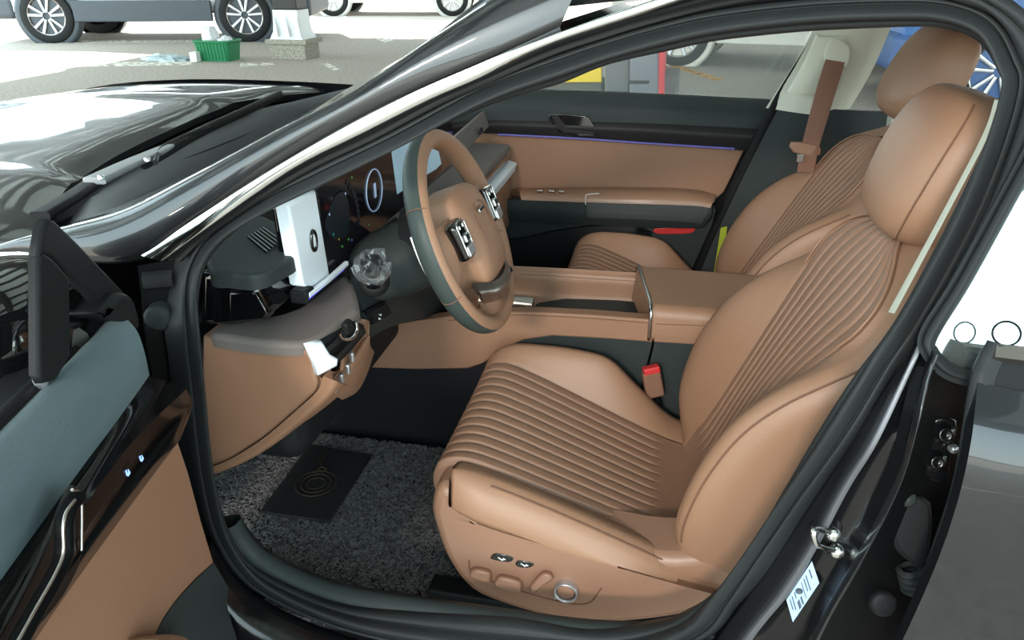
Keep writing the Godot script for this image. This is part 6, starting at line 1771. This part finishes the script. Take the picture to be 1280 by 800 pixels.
func make_seat(called: String, label: String, org: Vector3, sg: float, recl: float, near: bool) -> Node3D:
	var t := thing(called, label, "car seat", Vector3(org.x + 0.25, 0.27, org.z))
	var wld := func(x: float, y: float, l: float) -> Vector3: return Vector3(org.x + x, org.y + y, org.z + sg * l)
	# cushion: longitudinal keys of x, middle height, bolster height
	var keys := [Vector3(0.10, 0.462, 0.462), Vector3(0.04, 0.468, 0.468), Vector3(0.008, 0.495, 0.495), Vector3(0.0, 0.535, 0.54), Vector3(0.018, 0.568, 0.58), Vector3(0.06, 0.578, 0.603), Vector3(0.12, 0.561, 0.608), Vector3(0.2, 0.53, 0.605), Vector3(0.27, 0.502, 0.59), Vector3(0.335, 0.476, 0.53), Vector3(0.40, 0.452, 0.472), Vector3(0.44, 0.442, 0.455), Vector3(0.50, 0.43, 0.44)]
	var path := cr(keys, 5)
	var low := [[0.0, 0.54], [0.018, 0.578], [0.06, 0.592], [0.12, 0.582], [0.2, 0.557], [0.27, 0.532], [0.335, 0.507], [0.40, 0.482], [0.46, 0.462], [0.50, 0.45]]
	var floor_y := [[0.0, 0.548], [0.03, 0.542], [0.07, 0.527], [0.12, 0.512], [0.22, 0.492], [0.4, 0.461], [0.5, 0.445]]
	var lat_of := func(k: Vector3) -> float: return lerps([[0.03, 0.178], [0.40, 0.152]], k.x)
	var ins := []
	var nf := 12
	for k in path:
		var wi: float = lat_of.call(k)
		var row := []
		for s in nf * 12 + 1:
			var u := -1.0 + 2.0 * s / (nf * 12)
			var f := absf(fposmod(u * nf / 2.0, 1.0) - 0.5) * 2.0
			var fade := lerps([[0.372, 1.0], [0.382, 0.0]], k.x)
			var h := 0.006 * u * u - 0.0075 * pow(f, 10.0) * fade - 0.002 * f * f * fade
			if absf(u) > 0.985:
				h -= 0.004
			var p: Vector3 = wld.call(k.x, k.y + h * (1.0 if k.x > 0.02 or k.y > 0.55 else 0.3), u * wi)
			if k.y < 0.56 and k.x < 0.1:
				p.x += 0.006 * pow(f, 10.0) + 0.002 * f * f
			row.append(p)
		ins.append(row)
	var b := MB.new()
	b.grid(ins)
	for e in [0, nf * 12]:
		var cap := []
		for k in 26:
			cap.append(ins[k][e])
		b.fan(cap, e == 0)
	part("cushion_insert", b, M.leather_insert, t)
	for side in [-1.0, 1.0]:
		var rows := []
		var trim: bool = near and side > 0
		for k in path:
			var wi: float = lat_of.call(k)
			var row := []
			if trim and k.x < 0.1 and (k.y < 0.560 or k.x < 0.048):
				continue
			if near and side > 0 and (k.y > 0.56 or k.x > 0.05) and k.z > k.y + 0.004:
				k.z = lerps(low, k.x)
			for s in 9:
				var q := s / 8.0
				var y := lerpf(k.y + 0.002, k.z, pow(sin(q * PI / 2), 1.4)) - (0.006 if s == 0 else 0.0)
				row.append(wld.call(k.x, y, side * lerpf(wi, 0.220, q)))
			for q in [[0.233, 0.004], [0.247, 0.016], [0.257, 0.036], [0.261, 0.056], [0.257, 0.076], [0.240, 0.09], [0.20, 0.095]]:
				row.append(wld.call(k.x, maxf(k.z - q[1], lerps(floor_y, k.x) if trim else 0.40), side * (0.222 + (q[0] - 0.222) * (lerps([[0.04, 0.5], [0.07, 0.8], [0.12, 1.0], [0.2, 1.0]], k.x) if trim and q[0] > 0.222 else 1.0))))
			rows.append(row)
		b = MB.new()
		b.grid(rows)
		if trim:
			# rounded front end
			var mid_pt := Vector3.ZERO
			for p in rows[0]:
				mid_pt += p / rows[0].size()
			var nose := []
			for j in 6:
				var a := PI / 2 * j / 5.0
				var row := []
				for p in rows[0]:
					row.append(mid_pt + (p - mid_pt) * sin(a) + Vector3(-0.020 * cos(a), 0.0, 0))
				nose.append(row)
			b.grid(nose)
		var bo := part("cushion_bolster", b, M.leather, t)
		var sp := []
		var sp2 := []
		for k in range(30 if trim else 14, path.size() - 8):
			sp.append(wld.call(path[k].x, (lerps(low, path[k].x) if near and side > 0 else path[k].z) - (0.003 if trim else 0.0065), side * 0.2335))
			sp2.append(wld.call(path[k].x, lerpf(path[k].y, path[k].z, 0.62), side * lerpf(lat_of.call(path[k]), 0.220, 0.45)))
		b = MB.new()
		tube(b, sp, 0.0016, 5)
		part("seam", b, M.stitch, bo)
	# backrest
	var r := deg_to_rad(recl)
	var uh := Vector3(sin(r), cos(r), 0)
	var nfw := Vector3(-cos(r), sin(r), 0)
	var bp := Vector3(0.467, 0.453, 0)
	var pos := func(h: float, n: float, l: float) -> Vector3:
		var q := bp + uh * h + nfw * n
		return wld.call(q.x, q.y, l)
	var wk := [[0.0, 0.135], [0.06, 0.12], [0.14, 0.105], [0.24, 0.11], [0.34, 0.135], [0.42, 0.165], [0.47, 0.182], [0.52, 0.165], [0.555, 0.12], [0.58, 0.06], [0.592, 0.012]]
	var pk := [[-0.02, 0.02], [0.0, 0.035], [0.05, 0.066], [0.12, 0.085], [0.2, 0.092], [0.28, 0.085], [0.35, 0.062], [0.405, 0.032], [0.44, 0.012], [0.5, 0.004], [0.6, -0.002]]
	var ok := [[-0.02, 0.225], [0.1, 0.25], [0.3, 0.252], [0.42, 0.246], [0.48, 0.232], [0.53, 0.205], [0.575, 0.165], [0.605, 0.12], [0.625, 0.085]]
	var mid := func(h: float) -> float: return 0.012 + 0.022 * sin(PI * clampf(h / 0.6, 0, 1)) - lerps([[0.57, 0.0], [0.63, 0.035]], h)
	var hs := []
	for k in 41:
		hs.append(-0.02 + 0.612 * k / 40.0)
	b = MB.new()
	ins = []
	var nb := 10
	for h in hs:
		var wi := lerps(wk, h)
		var row := []
		for s in nb * 12 + 1:
			var u := -1.0 + 2.0 * s / (nb * 12)
			var f := absf(fposmod(u * nb / 2.0, 1.0) - 0.5) * 2.0
			var n: float = mid.call(h) + 0.012 * u * u * lerps([[0.0, 1.0], [0.42, 0.3]], h) - (0.0065 * pow(f, 10.0) + 0.002 * f * f) * clampf(wi / 0.1, 0, 1) * lerps([[0.05, 0.0], [0.075, 1.0]], h)
			row.append(pos.call(h, n, u * wi))
		ins.append(row)
	b.grid(ins)
	part("backrest_insert", b, M.leather_insert, t)
	hs = []
	for k in 45:
		hs.append(-0.02 + 0.65 * k / 44.0)
	for side in [-1.0, 1.0]:
		var rows := []
		for h in hs:
			var wi := lerps(wk, h)
			var wo := lerps(ok, h)
			var pr := lerps(pk, h)
			var m: float = mid.call(h)
			var e0: float = m + 0.012 * lerps([[0.0, 1.0], [0.42, 0.3]], h)
			var back := -0.10
			var row := []
			for s in 10:
				var q := s / 9.0
				var n := lerpf(e0, m * 0.5 + pr, pow(sin(q * PI / 2), 1.25)) - (0.004 if s == 0 else 0.0)
				row.append(pos.call(h, n, side * lerpf(wi, wo - 0.03, q)))
			var top := m * 0.5 + pr
			for q in [[-0.018, 0.006], [-0.007, 0.02], [0.0, 0.045]]:
				row.append(pos.call(h, maxf(top - q[1], back), side * (wo + q[0])))
			for q in 4:
				row.append(pos.call(h, lerpf(minf(top - 0.05, -0.02), back, (q + 1) / 4.0), side * (wo - 0.004 * q)))
			row.append(pos.call(h, back - 0.02, 0.0))
			rows.append(row)
		b = MB.new()
		b.grid(rows)
		var bo := part("backrest_bolster", b, M.leather, t)
		var sp := []
		for h in hs:
			if h > 0.03 and h < 0.44:
				var wo := lerps(ok, h)
				var top: float = mid.call(h) * 0.5 + lerps(pk, h)
				sp.append(pos.call(h, top - 0.0115, side * (wo - 0.0125)))
		b = MB.new()
		tube(b, sp, 0.0017, 5)
		part("seam", b, M.stitch, bo)
		sp = []
		for k in 36:
			var h: float = 0.43 + 0.16 * k / 35.0
			sp.append(pos.call(h, mid.call(h) + 0.006, side * (lerps(wk, h) + 0.002)))
		b = MB.new()
		tube(b, sp, 0.0022, 5)
		part("piping", b, M.leather, bo)
	# headrest on two posts
	var hc: Vector3 = pos.call(0.69 if near else 0.755, 0.012, 0.0)
	var tilt := deg_to_rad(recl - 12.0)
	var bs := Basis(Vector3(-cos(tilt), sin(tilt), 0), Vector3(sin(tilt), cos(tilt), 0), Vector3(0, 0, 1))
	b = MB.new()
	superball(b, hc, Vector3(0.062, 0.110, 0.138), bs, 0.5, 0.5, func(p: Vector3) -> Vector3:
		var w := 1.0 - 0.16 * pow(clampf(-p.y, 0, 1), 1.5) - 0.10 * pow(clampf(p.y, 0, 1), 2.0)
		return Vector3(p.x * (1.0 - 0.18 * p.y) + 0.25 * (1.0 - p.z * p.z) - 0.2 * p.y * p.y, p.y, p.z * w), 48, 28)
	part("headrest", b, M.leather, t)
	var seam := []
	for k in 40:
		var a := lerpf(-0.92, 0.9, k / 39.0)
		var w := 1.0 - 0.16 * pow(clampf(-a, 0, 1), 1.5) - 0.10 * pow(clampf(a, 0, 1), 2.0)
		var cl := pow(sqrt(1.0 - pow(absf(a), 2.0 / 0.5)), 0.5)
		var lo := deg_to_rad(55)
		var px := cl * pow(cos(lo), 0.5)
		var pz := cl * pow(sin(lo), 0.5)
		seam.append(hc + bs * (Vector3(px * (1.0 - 0.18 * a) + 0.25 * (1.0 - pz * pz) - 0.2 * a * a, a, pz * w * sg) * Vector3(0.0625, 0.1105, 0.1385)))
	b = MB.new()
	tube(b, seam, 0.0014, 5)
	part("seam", b, M.stitch, t)
	for l in [-0.06, 0.06]:
		b = MB.new()
		tube(b, [pos.call(0.56, -0.03, l), pos.call(0.72, 0.0, l)], 0.006, 10)
		part("headrest_post", b, M.chrome, t)
	# base below the cushion
	b = MB.new()
	rbox(b, wld.call(0.28, 0.37, 0.0), Vector3(0.38, 0.13, 0.42), 0.03)
	part("seat_base", b, M.plastic_black, t)
	for l in [-0.19, 0.19]:
		b = MB.new()
		rbox(b, wld.call(0.27, 0.288, l), Vector3(0.56, 0.035, 0.045), 0.006)
		part("rail", b, M.plastic_black, t)
	if near:
		seat_controls(t)
	return t


func seat_controls(t: Node3D) -> void:
	var fz := Vector3(0, 0, 1)
	var b := MB.new()
	pan(b, [Vector3(0.0175, 0.5354, 0.638), Vector3(0.027, 0.5603, 0.638), Vector3(0.0508, 0.5675, 0.638), Vector3(0.1021, 0.5363, 0.638), Vector3(0.2239, 0.5007, 0.638), Vector3(0.343, 0.4857, 0.638), Vector3(0.4259, 0.4882, 0.638), Vector3(0.4916, 0.514, 0.638), Vector3(0.5466, 0.5564, 0.638), Vector3(0.5646, 0.5117, 0.638), Vector3(0.5157, 0.4139, 0.638), Vector3(0.4315, 0.3543, 0.638), Vector3(0.3125, 0.3125, 0.638), Vector3(0.2283, 0.307, 0.638), Vector3(0.1419, 0.3206, 0.638), Vector3(0.0809, 0.3438, 0.638), Vector3(0.0418, 0.4011, 0.638), Vector3(0.0227, 0.464, 0.638), Vector3(0.0148, 0.5078, 0.638)], fz, 0.10, 0.018, 3)
	var sh := part("side_shield", b, M.shield, t)
	b = MB.new()
	tube(b, cr([Vector3(0.08, 0.4181, 0.6385), Vector3(0.088, 0.3905, 0.6385), Vector3(0.1565, 0.3694, 0.6385), Vector3(0.2413, 0.3557, 0.6385), Vector3(0.2895, 0.3623, 0.6385), Vector3(0.3108, 0.4014, 0.6385)], 5), 0.0013, 5)
	part("panel_line", b, M.stitch, sh)
	for q in [[Vector3(0.0853, 0.4042, 0.638), Vector3(0.0955, 0.4117, 0.638), Vector3(0.1182, 0.4089, 0.638), Vector3(0.1209, 0.393, 0.638), Vector3(0.1136, 0.3842, 0.638), Vector3(0.0864, 0.3898, 0.638)], [Vector3(0.1294, 0.3929, 0.638), Vector3(0.1395, 0.404, 0.638), Vector3(0.1705, 0.3993, 0.638), Vector3(0.1748, 0.3838, 0.638), Vector3(0.1692, 0.3697, 0.638), Vector3(0.1307, 0.3766, 0.638)]]:
		b = MB.new()
		pan(b, _push(q, fz * 0.014), Vector3(0, 0.35, 1), 0.02, 0.004, 3)
		part("seat_switch", b, M.satin if false else M.shield, t, "tan seat adjustment switch")
	b = MB.new()
	pan(b, _push([Vector3(0.1902, 0.3906, 0.638), Vector3(0.2092, 0.4233, 0.638), Vector3(0.2229, 0.426, 0.638), Vector3(0.2286, 0.4146, 0.638), Vector3(0.2124, 0.3969, 0.638), Vector3(0.196, 0.3753, 0.638)], fz * 0.014), Vector3(0, 0.35, 1), 0.02, 0.004, 3)
	part("seat_switch", b, M.shield, t, "slanted tan backrest switch")
	for q in [[Vector3(0.1189, 0.432, 0.6395), Vector3(0.1288, 0.4428, 0.6395), Vector3(0.1553, 0.4408, 0.6395), Vector3(0.1581, 0.4342, 0.6395), Vector3(0.1497, 0.4272, 0.6395), Vector3(0.1245, 0.4277, 0.6395)], [Vector3(0.1623, 0.4261, 0.6395), Vector3(0.1692, 0.4346, 0.6395), Vector3(0.1914, 0.4336, 0.6395), Vector3(0.1942, 0.4288, 0.6395), Vector3(0.1846, 0.4216, 0.6395), Vector3(0.1679, 0.4201, 0.6395)]]:
		b = MB.new()
		pan(b, q, fz, 0.004, 0.001, 3)
		var bt := part("memory_button", b, M.gloss, t, "small black pictogram button")
		b = MB.new()
		var c: Vector3 = (q[0] + q[3]) / 2
		tube(b, [c + Vector3(-0.006, 0.003, 0.001), c + Vector3(0.0, -0.001, 0.001), c + Vector3(0.007, 0.001, 0.001)], 0.0011, 5)
		tube(b, [c + Vector3(0.001, -0.003, 0.001), c + Vector3(0.004, 0.003, 0.001)], 0.0009, 5)
		part("pictogram", b, M.white, bt)
	var kc: Vector3 = Vector3(0.2517, 0.387, 0.64)
	b = MB.new()
	lathe(b, kc, fz, [[0.0215, -0.01], [0.0215, 0.006], [0.0205, 0.010], [0.0185, 0.011], [0.0165, 0.009], [0.0160, 0.004]], 36)
	var kn := part("lumbar_ring", b, M.silver, t, "silver ring around the lumbar control")
	b = MB.new()
	lathe(b, kc, fz, [[0.0162, -0.005], [0.0162, 0.004], [0.012, 0.0075], [0.0, 0.008]], 30)
	part("lumbar_pad", b, M.shield, kn)
	b = MB.new()
	rbox(b, Vector3(0.235, 0.3748, 0.646), Vector3(0.008, 0.010, 0.008), 0.002)
	part("lumbar_tab", b, M.silver, kn)


func _push(a: Array, d: Vector3) -> Array:
	var o := []
	for p in a:
		o.append(p + d)
	return o


func build_rear_bench() -> void:
	var t := thing("rear_bench", "tan leather rear bench in the shade behind the front seats", "car seat", Vector3(1.5, 0.27, 0))
	for z in [-0.34, 0.34]:
		var b := MB.new()
		rbox(b, Vector3(1.42, 0.46, z), Vector3(0.52, 0.17, 0.64), 0.06, Basis(Vector3(0, 0, 1), -0.12))
		part("cushion", b, M.leather, t)
		b = MB.new()
		rbox(b, Vector3(1.70, 0.70, z), Vector3(0.16, 0.52, 0.64), 0.06, Basis(Vector3(0, 0, 1), -0.4))
		part("backrest", b, M.leather, t)
	var b := MB.new()
	rbox(b, Vector3(1.45, 0.33, 0), Vector3(0.46, 0.14, 1.3), 0.03)
	part("base", b, M.plastic_black, t)
